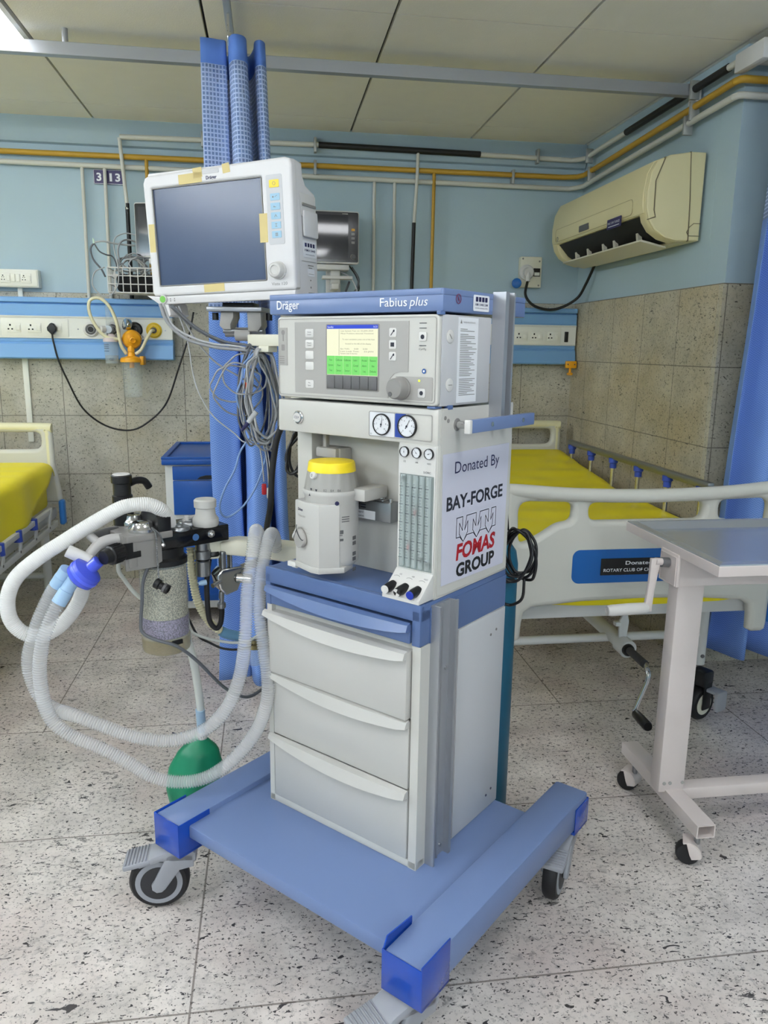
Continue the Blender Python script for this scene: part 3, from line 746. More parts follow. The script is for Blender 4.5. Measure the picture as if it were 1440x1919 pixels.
for tx, u, z in (('Volume', -.323, 1.3305), ('Control', -.323, 1.3255), ('Pressure', -.323, 1.3085), ('Control', -.323, 1.3035), ('Man.', -.323, 1.2265), ('Spont', -.323, 1.2210)): mb.text(tx, u, .85, z, .0030, FC, d=.0026, align='c')
for u, z in ((-.1055, 1.3305), (-.1055, 1.2857)): mb.face([(u-.005, z-.005), (u-.0035, z-.006), (u+.005, z+.005), (u+.0035, z+.006)], .0026, FC); mb.face(circ(u+.003, z+.003, .0022, 10), .0026, FC)
mb.face([(-.110, 1.304), (-.101, 1.304), (-.101, 1.312), (-.110, 1.312)], .0026, FC); mb.face(circ(-.0355, 1.3225, .0045, 8), .0026, FC)
mb.face(circ(-.0355, 1.2185, .0042, 16), .0026, FC)
for z in (1.3475, 1.3385, 1.3065): mb.box(-.044, -.028, .0338, .0342, z-.0006, z+.0006)
mb.text('Cy=Tg', -.044, -.0275, 1.2985, .0034, FC, d=.001)
mb.build('key_symbols', M_INK, cu)
mb = MB(); mb.face(circ(-.0315, 1.2595, .0048, 18), .0008, FC); mb.build('blue_mark', mat('mark_blue', (30, 80, 150), rough=.4), cu)
mb = MB(); mb.face(circ(-.0315, 1.2595, .0022, 12), .0011, FC); mb.build('mark_centre', M_INKW, cu)
mb = MB(); mb.lathe([(.002, .0005), (.002, .0018), (.001, .0022)], axis=(0, 0, 1), M=FRONT(.0340, -.0415, 1.2415), n=12); mb.build('power_led', M_LED, cu)
mb = MB(); mb.lathe([(.0225, 0), (.0225, .004), (.021, .005), (.0200, .022), (.0175, .0255), (.0, .0255)], axis=(0, 0, 1), n=36, M=FRONT(.034, -.0835, 1.2255)); mb.build('rotary_knob', M_GREYD, cu)
mb = MB(); mb.lathe([(.0045, 0), (.0045, .001), (.002, .0004), (0, .0004)], axis=(0, 0, 1), n=16, M=FRONT(.0087, -.0915, 1.215)); mb.build('knob_dimple', M_KEYG, cu)
mb = MB(); mb.prism(rrect(-.414, -.389, 1.262, 1.341, .001), 0, .0006, M=FC); mb.build('caution_label', M_GREYP, cu)
mb = MB(); mb.face(circ(-.4005, 1.331, .0055, 14), .001, FC); mb.box(-.4018, -.3992, .0333, .0337, 1.313, 1.329); mb.face(rrect(-.406, -.396, 1.293, 1.306, .002), .001, FC)
for q in range(4): mb.box(-.412, -.398, .0333, .0337, 1.2665+q*.0045, 1.2680+q*.0045)
mb.build('label_print', M_GREYD, cu)
# right side of the control unit: instruction label and two lock plugs
FS = SIDE(.0002)
mb = MB(); mb.prism(rrect(.099, .172, 1.199, 1.3605, .001), 0, .0006, M=FS); mb.build('instruction_label', M_LBL, cu)
mb = MB(); z = 1.338; random.seed(3)
mb.face([(.105, 1.349), (.112, 1.349), (.1085, 1.3565)], .0009, FS); mb.text('WARNING AND CAUTION NOTES', .116, .160, 1.350, .003, FS, d=.0009)
for q in range(38):
    if q in (2, 27): z -= .003; continue
    l = random.uniform(.04, .062) if q % 3 else random.uniform(.02, .045)
    mb.face([(.106, z), (.106+l, z), (.106+l, z+.0013), (.106, z+.0013)], .0009, FS); z -= .0034
mb.build('label_print', M_GREYD, cu)
for v, z, a in ((.0715, 1.324, -.8), (.074, 1.234, 0)):
    mb = MB(); mb.lathe([(.0125, 0), (.0125, .0012), (.0108, .002), (.0, .0017)], axis=(0, 0, 1), n=24, M=frame((0, v, z), (0, 1, 0), (0, 0, 1))); mb.build('lock_plug', M_WPL, cu)
    c_, s_ = math.cos(a)*.006, math.sin(a)*.006; mb = MB(); mb.tube([(.0022, v-c_, z-s_), (.0022, v+c_, z+s_)], .0006, n=6); mb.build('plug_slot', M_GREYD, cu)
B(-.024, -.006, .036, .06, 1.190, 1.1945, b=.001).build('hinge', M_MBLUE2, am)
B(-.008, .0015, .07, .088, 1.187, 1.1955, b=.001).build('hinge', M_MBLUE2, am)
B(-.008, .0015, .036, .052, 1.3625, 1.3695, b=.001).build('hinge', M_MBLUE2, am)

# --- blue top tray
mb = MB(); mb.box(-.452, .0005, .0445, .367, 1.369, 1.400, b=.003); mb.plate([rrect(-.453, .001, .0435, .368, .006), rrect(-.447, -.005, .0495, .362, .005)], 0, .012, bev=.002, M=TOP(1.3985))
tt = mb.build('top_tray', M_MBLUE, am)
FTt = FRONT(.0433)
mb = MB(); mb.text('Dräger', -.4275, -.361, 1.3795, .0185, FTt, d=.0004, bold=.012); mb.build('lettering', M_INKW, tt, label='white maker lettering')
mb = MB(); mb.text('Fabius', -.1455, -.0805, 1.3795, .0170, FTt, d=.0004, bold=.005); mb.text('plus', -.0740, -.0345, 1.3795, .0170, FTt, d=.0004, shear=.22); mb.build('lettering', M_INKW, tt)
FT2 = SIDE(.0012)
mb = MB(); mb.prism(rrect(.149, .209, 1.374, 1.4045, .003), 0, .0006, M=FT2); mb.build('asset_label', M_LBL, tt)
mb = MB()
for q in range(4): mb.prism(rrect(.157+q*.0118, .166+q*.0118, 1.392, 1.401, .001), .0006, .0009, M=FT2)
mb.text('HMH 0440124M', .155, .203, 1.3842, .0050, FT2, d=.0009, bold=.01)
mb.text('www.assets.info', .155, .203, 1.3788, .0028, FT2, d=.0009); mb.build('label_print', M_INKB, tt)
mb = MB(); mb.plate([circ(.095, 1.3935, .0092, 28), circ(.095, 1.3935, .0078, 28)], .0004, .0008, M=FT2); mb.face([(.088, 1.3995), (.0893, 1.4005), (.102, 1.3875), (.1007, 1.3865)], .0009, FT2); mb.text('E', .0925, .0985, 1.3905, .0065, FT2, d=.0009); mb.build('prohibition_mark', mat('dull_red', (120, 50, 84), rough=.5), tt)

# --- upper accessory rail, pull bar
mb = MB()
prof = [(.226, .0), (.226, .030), (.240, .030), (.240, .012), (.248, .012), (.250, .016), (.254, .016), (.256, .012), (.264, .012), (.264, .028), (.270, .028), (.270, .0)]
mb.prism([(y_, v_) for v_, y_ in prof], 1.166, 1.414, M=TOP(0))
mb.build('upper_rail', M_ALU, am, smooth=False)
for z in (1.385, 1.19): MB().cyl((.011, .244, z), (.0145, .244, z), .0045, n=12).build('screw', M_STEEL, am)
ph = B(.050, .062, .062, .315, 1.147, 1.172, b=.002).build('pull_bar', M_MBLUE, am)
B(.0495, .0625, .052, .062, 1.1465, 1.1725, b=.002).build('bar_end_cap', M_WPL, ph)
for v in (.105, .28): MB().cyl((-.002, v, 1.157), (.052, v, 1.157), .0075).build('bar_rod', M_STEEL, ph)
for v in (.135, .262): MB().cyl((.0618, v, 1.160), (.0635, v, 1.160), .0048, n=14).build('bar_screw', M_STEEL, ph)
for r, v, z in ((.0125, .105, 1.157), (.004, .062, 1.172), (.004, .073, 1.166)): MB().lathe([(r, 0), (r, .0012), (r*.6, .0012)], p=(.0005, v, z), axis=(1, 0, 0), n=20).build('side_bore', M_GREYD, am)

# --- donor notice on the right side
ds = MB().prism([(.063, .837), (.315, .832), (.320, 1.103), (.057, 1.102)], 0, .0008, M=SIDE(.0012)).build('donor_notice', M_PAPER, am)
FD = SIDE(.0020)
MB().text('Donated By', .101, .277, 1.0605, .0245, FD, d=.0004).build('lettering', M_INKB, ds)
MB().text('BAY-FORGE', .074, .298, .9885, .0275, FD, d=.0004, bold=.028).build('lettering', M_INK, ds)
MB().text('FOMAS', .115, .271, .8800, .0330, FD, d=.0004, bold=.035, shear=.12).build('lettering', M_RED, ds, label='red italic lettering')
MB().text('GROUP', .117, .273, .8440, .0275, FD, d=.0004, bold=.04).build('lettering', M_BLACK, ds)
# emblem: four bars of outline arrows pointing down, side by side
mb = MB()
def ol(pts, wd=.0017):
    n = len(pts)
    for i in range(n):
        p, q = Vector(pts[i]), Vector(pts[(i+1) % n]); d_ = (q-p); L_ = d_.length
        if L_ < 1e-6: continue
        d_ /= L_; k = Vector((-d_.y, d_.x))*wd/2; e = d_*wd/2
        a_ = [p-e+k, p-e-k, q+e-k, q+e+k]; mb.face([(v.x, v.y) for v in a_], .0005, FD)
X0, X1, ZT, ZL = .113, .272, .968, .927
W_ = (X1-X0)/3
e_ = []
pts = [(X0, ZT), (X0+W_*.42, ZT)]
for k in range(3):
    c_ = X0+W_*(k+.52); hw = W_*.15
    a0 = c_-hw
    pts2 = [(a0, ZT), (a0+.0, ZT-.022), (c_-W_*.34, ZT-.008), (c_-W_*.34, ZL-.002)]
ol([(X0, ZT), (X0+.0235, ZT), (X0+.0235, ZL+.012), (X0+.0115, ZT-.012), (X0+.0115, ZL+.006), (X0+.0275, ZL-.012), (X0+.0435, ZL+.006), (X0+.0435, ZT-.012), (X0+.0315, ZL+.012), (X0+.0385, ZT-.002),
    (X0+.0385, ZT), (X0+.0765, ZT), (X0+.0765, ZL+.013), (X0+.0645, ZT-.012), (X0+.0645, ZL+.006), (X0+.0805, ZL-.012), (X0+.0965, ZL+.006), (X0+.0965, ZT-.012), (X0+.0845, ZL+.012), (X0+.0915, ZT-.002),
    (X0+.0915, ZT), (X0+.1275, ZT), (X0+.1275, ZL+.013), (X0+.1155, ZT-.012), (X0+.1155, ZL+.006), (X0+.1315, ZL-.012), (X0+.1455, ZL+.004), (X0+.1475, ZT-.012), (X0+.138, ZL+.016), (X0+.1405, ZT),
    (X1, ZT), (X1, ZL), (X0+.1455, ZL), (X0+.1315, ZL-.012), (X0+.119, ZL), (X0+.0945, ZL), (X0+.0805, ZL-.012), (X0+.0665, ZL), (X0+.0415, ZL), (X0+.0275, ZL-.012), (X0+.0135, ZL), (X0, ZL)])
mb.build('emblem', M_INK, ds)

# --- monitor arm bracket (white horizontal arm from the left side)
mb = MB(); mb.box(-.64, -.42, .150, .178, 1.302, 1.330, b=.003); mb.box(-.50, -.47, .155, .175, 1.13, 1.304, b=.003); mb.box(-.50, -.425, .15, .178, 1.13, 1.16, b=.003)
mb.box(-.60, -.565, .148, .18, 1.288, 1.303, b=.003)
mb.build('monitor_bracket', M_CREAM, am)
# ================================================================ THE WHITE MONITOR ON THE MACHINE'S ARM
def mon_frame(o, yaw, tilt, roll):
    c, s = math.cos(yaw), math.sin(yaw); X = Vector((c, s, 0)); Y = Vector((-s, c, 0)); Z = Vector((0, 0, 1))
    Z2 = math.cos(tilt)*Z+math.sin(tilt)*Y
    X2 = math.cos(roll)*X+math.sin(roll)*Z2; Z3 = -math.sin(roll)*X+math.cos(roll)*Z2
    return frame(o, X2, Z3) @ Matrix.Rotation(-PI/2, 4, 'X')      # x right, y back, z up
FMO = mon_frame((-.14, 1.993, 1.565), math.radians(-29.543), math.radians(-1.582), math.radians(1.781))
mo = thing('patient_monitor', 'large white patient monitor with masking tape strips, on the machine\'s arm', 'monitor', (.02, .06, -.175), FMO)
# body: side profile (depth, height) swept across the width
prof = [(.002, .150), (.030, .1525), (.066, .150), (.068, .122), (.080, .104), (.126, .090), (.131, .080), (.131, -.02), (.124, -.148), (.116, -.152), (.006, -.152)]
mb = MB(); mb.prism(prof, -.168, .226, M=frame((0, 0, 0), (0, 1, 0), (0, 0, 1)), b=.008, seg=3)
mb.build('housing', M_WPL2, mo)
out = [(-.178, .128), (-.172, .140), (-.160, .1455), (.215, .1515), (.228, .147), (.2325, .136), (.2305, -.134), (.226, -.1385), (-.172, -.138), (-.176, -.13)]
F0 = FRONT(0)
mb = MB(); mb.plate([out, rrect(-.153, .153, -.1145, .1145, .003)], -.024, .004, bev=.006, M=F0)
bz = mb.build('front_bezel', M_WPL2, mo)
mb = MB(); mb.prism([(-.177, -.139), (.228, -.1395), (.226, -.158), (.215, -.1595), (-.148, -.1585), (-.165, -.155)], -.022, .003, M=F0, b=.003); mb.build('lower_strip', M_WPL2, mo)
mb = MB(); mb.prism([(-.2, -.135), (-.165, -.138), (-.135, -.158), (-.13, -.185), (-.137, -.19), (-.152, -.165)], -.08, .0, M=F0, b=.003)
mb.v = [v for v in mb.v]; mb.build('side_flap', M_WPL2, mo)
mb = MB(); mb.prism(rrect(-.1535, .1535, -.115, .115, .002), -.004, -.0005, M=F0); mb.build('screen', M_LCD, mo, label='dark blue grey screen, switched off')
mb = MB(); mb.plate([rrect(-.1535, .1535, -.115, .115, .003), rrect(-.1515, .1515, -.113, .113, .002)], -.0005, .0035, M=F0); mb.build('screen_trim', M_GREYD, mo)
FK = FRONT(-.004)
mb = MB(); mb.prism(rrect(.166, .2075, -.036, .116, .004), 0, .0008, M=FK); kp = mb.build('key_panel', mat('key_panel_grey', (200, 201, 203), rough=.4), mo)
mb = MB(); mb.prism(rrect(.1745, .1995, .088, .1045, .0015), .0008, .0018, M=FK); mb.build('alarm_key', mat('alarm_yellow', (246, 214, 60), rough=.4), kp)
M_KEYB = mat('key_pale_blue', (158, 196, 218), rough=.4)
for k in range(5):
    z = .0675-k*.0205
    MB().prism(rrect(.1755, .200, z-.0075, z+.0075, .0015), .0008, .0018, M=FK).build('soft_key', M_KEYB, kp)
    mb = MB(); zc_ = z
    if k == 0: mb.face(circ(.183, zc_, .002, 10), .002, FK); mb.face([(.187, zc_-.001), (.194, zc_+.0025), (.194, zc_+.0035), (.187, zc_)], .002, FK)
    elif k == 1: mb.face([(.183, zc_-.002), (.185, zc_+.002), (.186, zc_-.001), (.190, zc_-.001), (.190, zc_-.002)], .002, FK)
    elif k == 2: mb.face([(.184, zc_-.003), (.188, zc_+.0035), (.192, zc_-.003), (.1905, zc_-.003), (.188, zc_+.001), (.1855, zc_-.003)], .002, FK)
    elif k == 3: mb.face([(.185, zc_+.0035), (.191, zc_+.0035), (.191, zc_+.0025), (.1885, zc_+.0025), (.1885, zc_-.0025), (.191, zc_-.0025), (.191, zc_-.0035), (.185, zc_-.0035), (.185, zc_-.0025), (.1875, zc_-.0025), (.1875, zc_+.0025), (.185, zc_+.0025)], .002, FK)
    else:
        for q in range(3): mb.face([(.1845, zc_-.0035+q*.0026), (.1915, zc_-.0035+q*.0026), (.1915, zc_-.002+q*.0026), (.1845, zc_-.002+q*.0026)], .002, FK)
    mb.build('key_symbol', M_GREYD, kp)
mb = MB(); mb.plate([circ(.187, .0965, .004, 14), circ(.187, .0965, .0032, 14)], .0018, .0022, M=FK); mb.build('key_symbol', M_GREYD, kp)
mb = MB(); mb.lathe([(.0205, 0), (.0205, .004), (.0185, .006), (.0175, .019), (.0150, .022), (.011, .0225), (.0095, .0200), (.0, .0195)], axis=(0, 0, 1), n=40, M=FRONT(-.004, .187, -.0945)); mb.build('rotary_knob', mat('knob_light_grey', (205, 204, 200), rough=.35), mo)
mb = MB(); mb.text('Dräger', .0055, .0355, .1215, .0078, FK, bold=.02); mb.build('lettering', M_INKB, mo)
mb = MB(); mb.text('Vista 120', .1665, .2085, -.1275, .0070, FK); mb.build('lettering', M_GREYD, mo)
mb = MB(); mb.lathe([(.0105, 0), (.0105, .004), (.009, .005)], axis=(0, 0, 1), n=28, M=FRONT(-.003, -.1445, -.1465)); pb = mb.build('power_button', M_WPL, mo)
mb = MB(); mb.lathe([(.0085, .004), (.008, .0062), (.0, .0064)], axis=(0, 0, 1), n=28, M=FRONT(-.003, -.1445, -.1465)); mb.build('button_face', mat('button_green', (120, 190, 80), rough=.35), pb, label='green button face')
mb = MB(); FL_ = FRONT(-.0034)
for u in (-.124, -.112): mb.face(rrect(u-.0015, u+.0015, -.1525, -.1495, .0005), .0006, FL_); mb.face(rrect(u-.0015, u+.0015, -.1475, -.1445, .0005), .0006, FL_)
mb.build('indicator_marks', M_GREYD, mo)
mb = MB(); mb.prism(rrect(-.004, .042, .134, .1445, .003), 0, .0008, M=FK); mb.build('alarm_lamp', mat('lamp_grey', (186, 186, 188), rough=.3), mo)
# strips of masking tape
for (a0, a1, b0, b1, r_) in ((-.072, -.0065, .1165, .139, .02), (-.03, -.0045, .128, .150, .05), (.052, .072, .131, .152, .1), (-.171, -.154, -.033, .033, -.02), (.143, .164, -.030, .034, -.02), (-.022, .036, -.1345, -.116, .02)):
    Ft = FK @ Matrix.Translation(((a0+a1)/2, (b0+b1)/2, 0)) @ Matrix.Rotation(r_, 4, 'Z')
    MB().prism([(-(a1-a0)/2, -(b1-b0)/2), ((a1-a0)/2, -(b1-b0)/2), ((a1-a0)/2, (b1-b0)/2), (-(a1-a0)/2, (b1-b0)/2)], .0001, .0006, M=Ft).build('tape_strip', M_TAPE, mo)
# right flank: printer door, stickers, seams
FR = frame((.2263, 0, 0), (0, 1, 0), (0, 0, 1))
mb = MB(); mb.prism(rrect(.044, .124, .030, .082, .004), 0, .0015, M=FR, b=.0008); mb.build('printer_door', M_WPL, mo)
mb = MB(); mb.prism(rrect(.052, .122, .054, .060, .001), .0015, .0035, M=FR); mb.build('printer_slot', M_GREYD, mo)
mb = MB(); mb.prism(rrect(.048, .122, -.016, .044, .005), .0015, .0075, M=FR, b=.003); mb.build('paper_drawer', M_WPL2, mo)
mb = MB(); mb.prism(rrect(.050, .118, -.062, -.024, .002), 0, .0007, M=FR); al = mb.build('asset_label', M_LBL, mo)
mb = MB()
for q in range(4): mb.prism(rrect(.058+q*.014, .068+q*.014, -.038, -.029, .001), .0007, .001, M=FR)
mb.text('HMH 0440', .056, .112, -.0485, .006, FR, d=.001, bold=.01); mb.text('www.assets.info', .06, .108, -.0565, .003, FR, d=.001); mb.build('label_print', M_INKB, al)
mb = MB(); mb.prism(rrect(.068, .104, -.105, -.088, .003), 0, .0007, M=FR); mb.build('asset_label', M_LBL, mo)
mb = MB(); mb.box(.2263, .2272, .072, .10, -.081, -.079); mb.box(.2263, .2272, .076, .092, -.0865, -.0850); mb.box(.227, .2273, .072, .10, -.1005, -.0995); mb.box(.2263, .2272, .08, .084, -.116, -.113); mb.box(.2263, .2272, .08, .084, -.133, -.129); mb.box(.2263, .2270, .04, .115, -.0715, -.0708); mb.box(.2263, .2272, .068, .10, -.1445, -.143)
mb.build('label_print', M_GREYD, mo)
# mount under the monitor: plate, clamp, knobs (its own thing: tilts on the arm)
FMT = Matrix.Translation((-.06, 2.05, 0)) @ Matrix.Rotation(math.radians(-14), 4, 'Z')
mt = thing('monitor_mount', 'grey metal tilting clamp between white monitor and its arm', 'bracket', (0, 0, 1.31), FMT)
B(-.085, .055, -.05, .05, 1.386, 1.397, b=.002).build('mount_plate', M_ALU, mt)
B(-.05, .03, -.03, .03, 1.398, 1.408, b=.002).build('slide_plate', M_BLACK, mt)
mb = MB(); mb.prism([(-.055, 1.386), (-.022, 1.386), (-.022, 1.372), (-.030, 1.355), (-.030, 1.342), (-.05, 1.342), (-.06, 1.352)], -.03, .03, M=FRONT(0), b=.004); mb.build('clamp_jaw', M_GREYP, mt)
mb = MB(); mb.prism([(.012, 1.386), (.048, 1.386), (.050, 1.352), (.040, 1.338), (.014, 1.338)], -.03, .03, M=FRONT(0), b=.004); mb.build('clamp_jaw', M_GREYP, mt)
mb = MB(); mb.cyl((-.052, 0, 1.335), (.05, 0, 1.335), .011); mb.cyl((-.052, -.018, 1.339), (.05, -.018, 1.339), .006); mb.build('hinge_rod', M_BRUSH, mt)
mb = MB(); mb.cyl((-.022, -.01, 1.331), (.018, -.01, 1.331), .017); mb.build('hinge_barrel', M_GREYP, mt)
for x in (-.078, .062): MB().cyl((x, 0, 1.366), (x, 0, 1.384), .008).build('clamp_knob', M_BLACK, mt)

# ================================================================ VAPORISER (hangs on the mounting bar)
vp = thing('vaporizer', 'white anaesthetic vaporizer with a yellow ringed dial, above the blue worktop', 'vaporizer', (-.272, .05, .834), FM)
VX, VY = -.272, .045
mb = MB(); mb.lathe([(.050, .842), (.057, .850), (.058, .86), (.058, .992), (.0615, .998), (.0615, 1.004), (.060, 1.007)], p=(VX, VY, 0), n=48); mb.build('body', M_VAP, vp)
prof = [(-.335, -.012), (-.275, -.030), (-.214, .01), (-.225, .05), (-.32, .06), (-.335, .03)]
mb = MB(); mb.prism([(-.333, -.004), (-.272, -.022), (-.250, -.0205), (-.222, .012), (-.225, .05), (-.322, .06), (-.331, .04)], .842, .982, M=TOP(0), b=.004)
mb.prism([(-.333, -.006), (-.272, -.024), (-.250, -.0225), (-.215, .02), (-.225, .06), (-.322, .06), (-.331, .04)], .832, .846, M=TOP(0), b=.003)
mb.build('filler_housing', M_VAP, vp)
mb = MB(); mb.lathe([(.0585, 1.007), (.058, 1.012), (.0515, 1.047), (.050, 1.05)], p=(VX, VY, 0), n=64)
n_ = 64
for i in range(len(mb.v)):
    k = i % n_
    if i//n_ in (1, 2):
        a = 2*PI*k/n_; d_ = Vector((mb.v[i].x-VX, mb.v[i].y-VY, 0)); mb.v[i] = mb.v[i]-d_.normalized()*(.0016 if k % 4 < 2 else 0)
dialb = mb.build('dial_ring', mat('dial_grey', (158, 157, 152), rough=.45), vp)
mb = MB(); mb.lathe([(.0520, 1.045), (.0498, 1.062), (.048, 1.0655), (.02, 1.0675), (0, 1.0675)], p=(VX, VY, 0), n=48); mb.build('dial_cap', M_YEL, vp, label='yellow dial cap')
# zero button on the dial, arrow marks, lettering on the front
ang = math.radians(266)
nb = Vector((math.cos(ang), math.sin(ang), .2)).normalized(); ob = Vector((VX, VY, 1.029))+nb*.054
mb = MB(); mb.lathe([(.0075, -.004), (.0075, .004), (.0065, .005), (0, .005)], p=ob, axis=nb, n=24); mb.build('zero_button', M_WPL, vp)
def onc(a_deg, z, r=.0592):
    a = math.radians(a_deg); nn = Vector((math.cos(a), math.sin(a), 0)); return frame(Vector((VX, VY, z))+nn*r, (-nn.y, nn.x, 0), (0, 0, 1))
Fz = frame(ob+nb*.0052, Vector((-nb.y, nb.x, 0)), nb.cross(Vector((-nb.y, nb.x, 0)).normalized()))
mb = MB(); mb.text('0', -.002, .002, -.0032, .0064, Fz); mb.build('lettering', M_INK, vp)
mb = MB()
for a, z, up in ((266, 1.011, -1), (279, 1.010, -1), (263, .9995, 1)):
    mb.face([(-.003, .0025*-up), (.003, .0025*-up), (0, .003*up)], .0012 if up < 0 else .0026, onc(a, z))
for a in (298, 312, 326): mb.text(('0.2', '0.4', '0.6')[(a-298)//14], 0, .8, 1.009-1.011, .005, onc(a, 1.011), d=.0012, align='c')
mb.build('dial_marks', M_INK, vp)
e1 = (Vector((-.272, -.022, 0))-Vector((-.333, -.004, 0))).normalized(); n1 = Vector((e1.y, -e1.x, 0))
FV = frame(Vector((-.333, -.004, 0))+n1*.0002, e1, (0, 0, 1))
mb = MB(); mb.text('Dräger', .013, .033, .9605, .0060, FV, bold=.02); mb.build('lettering', M_INKB, vp)
mb = MB(); mb.text('D-Vapor 3000', .011, .042, .9480, .0040, FV); mb.text('0.2 - 8 Vol.%', .026, .05, .9225, .0032, FV); mb.build('lettering', M_GREYP, vp)
mb = MB(); mb.box(.0, .0605, -.0006, .0002, .9155, .9163, M=FV @ Matrix.Rotation(PI/2, 4, 'X') @ Matrix.Rotation(-PI/2, 4, 'X') @ Matrix.Translation((0, 0, 0)) @ Matrix(((1, 0, 0, 0), (0, 0, 1, 0), (0, 1, 0, 0), (0, 0, 0, 1)))); mb.build('seam', M_GREYP, vp)
# filler cup and lever knob
mb = MB(); mb.prism([(.008, .897), (.012, .888), (.024, .880), (.040, .884), (.050, .895), (.050, .905), (.046, .914), (.036, .922), (.026, .924), (.018, .914)], 0, .011, M=FV, b=.004); mb.build('filler_knob', M_GREYP, vp)
mb = MB(); mb.prism([(.006, .897), (.018, .911), (.024, .917), (.030, .9275), (.020, .923), (.005, .905)], .002, .0125, M=FV, b=.002); mb.build('filler_lip', M_VAP, vp)
mb = MB(); mb.tube([(.026, .932, .012), (.026, .921, .0125), (.036, .908, .0125), (.047, .902, .0120), (.051, .903, .011)], .0008, n=6, M=FV); mb.tube([(.026, .921, .0125), (.020, .914, .0120)], .0008, n=6, M=FV); mb.build('filler_marks', M_INK, vp)
mb = MB(); mb.plate([circ(0, 0, .0045, 20), circ(0, 0, .0026, 20)], 0, .0006, M=onc(322, .984)); mb.face(circ(0, .0, .0024, 12), .0004, onc(322, .984)); mb.build('blue_mark', M_INKB, vp)
mb = MB()
for q, (a, z, hgt) in enumerate(((340, .954, .0016), (340, .949, .0016), (340, .944, .0016), (336, .922, .008), (334, .915, .0015), (336, .905, .005))): mb.prism(rrect(-.008, .010 if q < 3 else 0, -hgt/2, hgt/2, .0003), 0, .0005, M=onc(a, z, .0584))
mb.build('label_print', M_KEYG, vp); mb = MB()
for q in range(7):
    if q in (2, 5): continue
    mb.prism(rrect(-.006, .006, -.004, .004, .0003), 0, .0005, M=onc(366, .905-q*.0115, .0584))
mb.build('label_print', M_KEYG, vp)
B(-.222, -.185, .05, .13, .985, 1.012, b=.004).build('mounting_bracket', M_VAP, vp)
mb = MB(); mb.cyl((-.333, .0, .8325), (-.345, .0, .8325), .006); mb.box(-.36, -.335, -.004, .012, .828, .840, b=.002); mb.build('drain_tap', M_WPL, vp)

BLACKP = [(-0.352, 1.757, 0.848), (-0.374, 1.745, 0.842), (-0.386, 1.738, 0.831), (-0.394, 1.732, 0.82)]
GREYP = [(-0.343, 1.8, 0.86), (-0.37, 1.79, 0.861), (-0.392, 1.78, 0.854), (-0.408, 1.77, 0.837), (-0.418, 1.76, 0.822)]
STUBP = [(-0.393, 1.78, 0.855), (-0.416, 1.79, 0.873)]
# ================================================================ CO2 ABSORBER / BREATHING BLOCK
FA = Matrix.Translation((-.26, 1.86, 0)) @ Matrix.Rotation(math.atan2(.549, .836), 4, 'Z')
ab = thing('breathing_block', 'black breathing gas block with a clear canister of cream and purple granules below', 'breathing apparatus', (0, 0, .545), FA)
B(-.03, .152, -.045, .085, .826, .867, b=.003).build('valve_block', M_BLACKG, ab)
mb = MB(); mb.prism([(-.121, .874), (-.03, .872), (-.03, .792), (-.118, .794)], -.006, .0, M=FRONT(-.048)); mb.prism(rrect(-.115, .0, -.05, .08, .004), .858, .8735, M=TOP(0), b=.002); mb.box(-.112, -.09, -.05, .07, .80, .86, b=.003); mb.build('port_plate', M_GREYD, ab)
mb = MB(); mb.prism([(-.122, .860), (-.100, .860), (-.100, .838), (-.082, .838), (-.082, .824), (-.118, .822)], 0, .0022, M=FRONT(-.048)); mb.build('port_plate_inlay', M_BLACKG, ab)
# canister: clear wall, granules, cup
CX, CY = -.006, .0
mb = MB(); mb.lathe([(.0575, .60), (.0575, .79)], p=(CX, CY, 0), n=44); cn = mb.build('canister', M_GLASS, ab, label='clear canister')
mb = MB(); mb.lathe([(.0545, .655), (.0545, .782)], p=(CX, CY, 0), n=44); mb.build('absorbent_granules', M_GRANC, ab, label='cream granules')
mb = MB(); mb.lathe([(.0548, .607), (.0548, .6545)], p=(CX, CY, 0), n=44); mb.build('absorbent_granules', M_GRANP, ab, label='purple spent granules')
mb = MB(); mb.lathe([(.045, .562), (.056, .568), (.0585, .575), (.0585, .603), (.055, .606)], p=(CX, CY, 0), n=44); mb.build('canister_cup', mat('smoked_clear_cup', (156, 146, 112), rough=.12, alpha=.55), ab)
mb = MB(); mb.lathe([(.058, .788), (.058, .80), (.05, .806), (.05, .828)], p=(CX, CY, 0), n=44); mb.build('canister_head', M_BLACK, ab)
mb = MB(); mb.box(-.02, .008, -.061, -.055, .592, .604, b=.002); mb.build('cup_latch', M_BLACK, ab)
# domes and discs on top
def dome(name, x, y, r, h, m, z=.867):
    return MB().lathe([(r, 0), (r, h*.35), (r*.93, h*.45), (r*.80, h*.62), (r*.72, h*.92), (r*.5, h*1.05), (0, h*1.08)], p=(x, y, z), n=36).build(name, m, ab)
dome('valve_dome', -.058, -.010, .032, .024, M_STEEL, .873)
dome('valve_dome', -.048, .055, .026, .03, M_STEEL, .873)
mb = MB(); mb.lathe([(.020, .0), (.020, .02), (.016, .03)], p=(-.048, .055, .873), n=28); mb.build('dome_glass', mat('yellowish_clear', (206, 204, 150), rough=.1, alpha=.6), ab)
for x, y, r in ((.030, -.021, .026), (.078, .02, .028), (.03, .055, .024)):
    MB().lathe([(r, 0), (r, .004), (r*.9, .008), (r*.4, .009), (r*.35, .012), (0, .012)], p=(x, y, .866), n=32).build('valve_disc', M_BRUSH, ab)
mb = MB(); mb.cyl((.062, .02, .877), (.112, .035, .882), .004); mb.cyl((.07, .018, .876), (.07, .018, .888), .006); mb.build('sensor_lead_plug', M_WPL, ab)
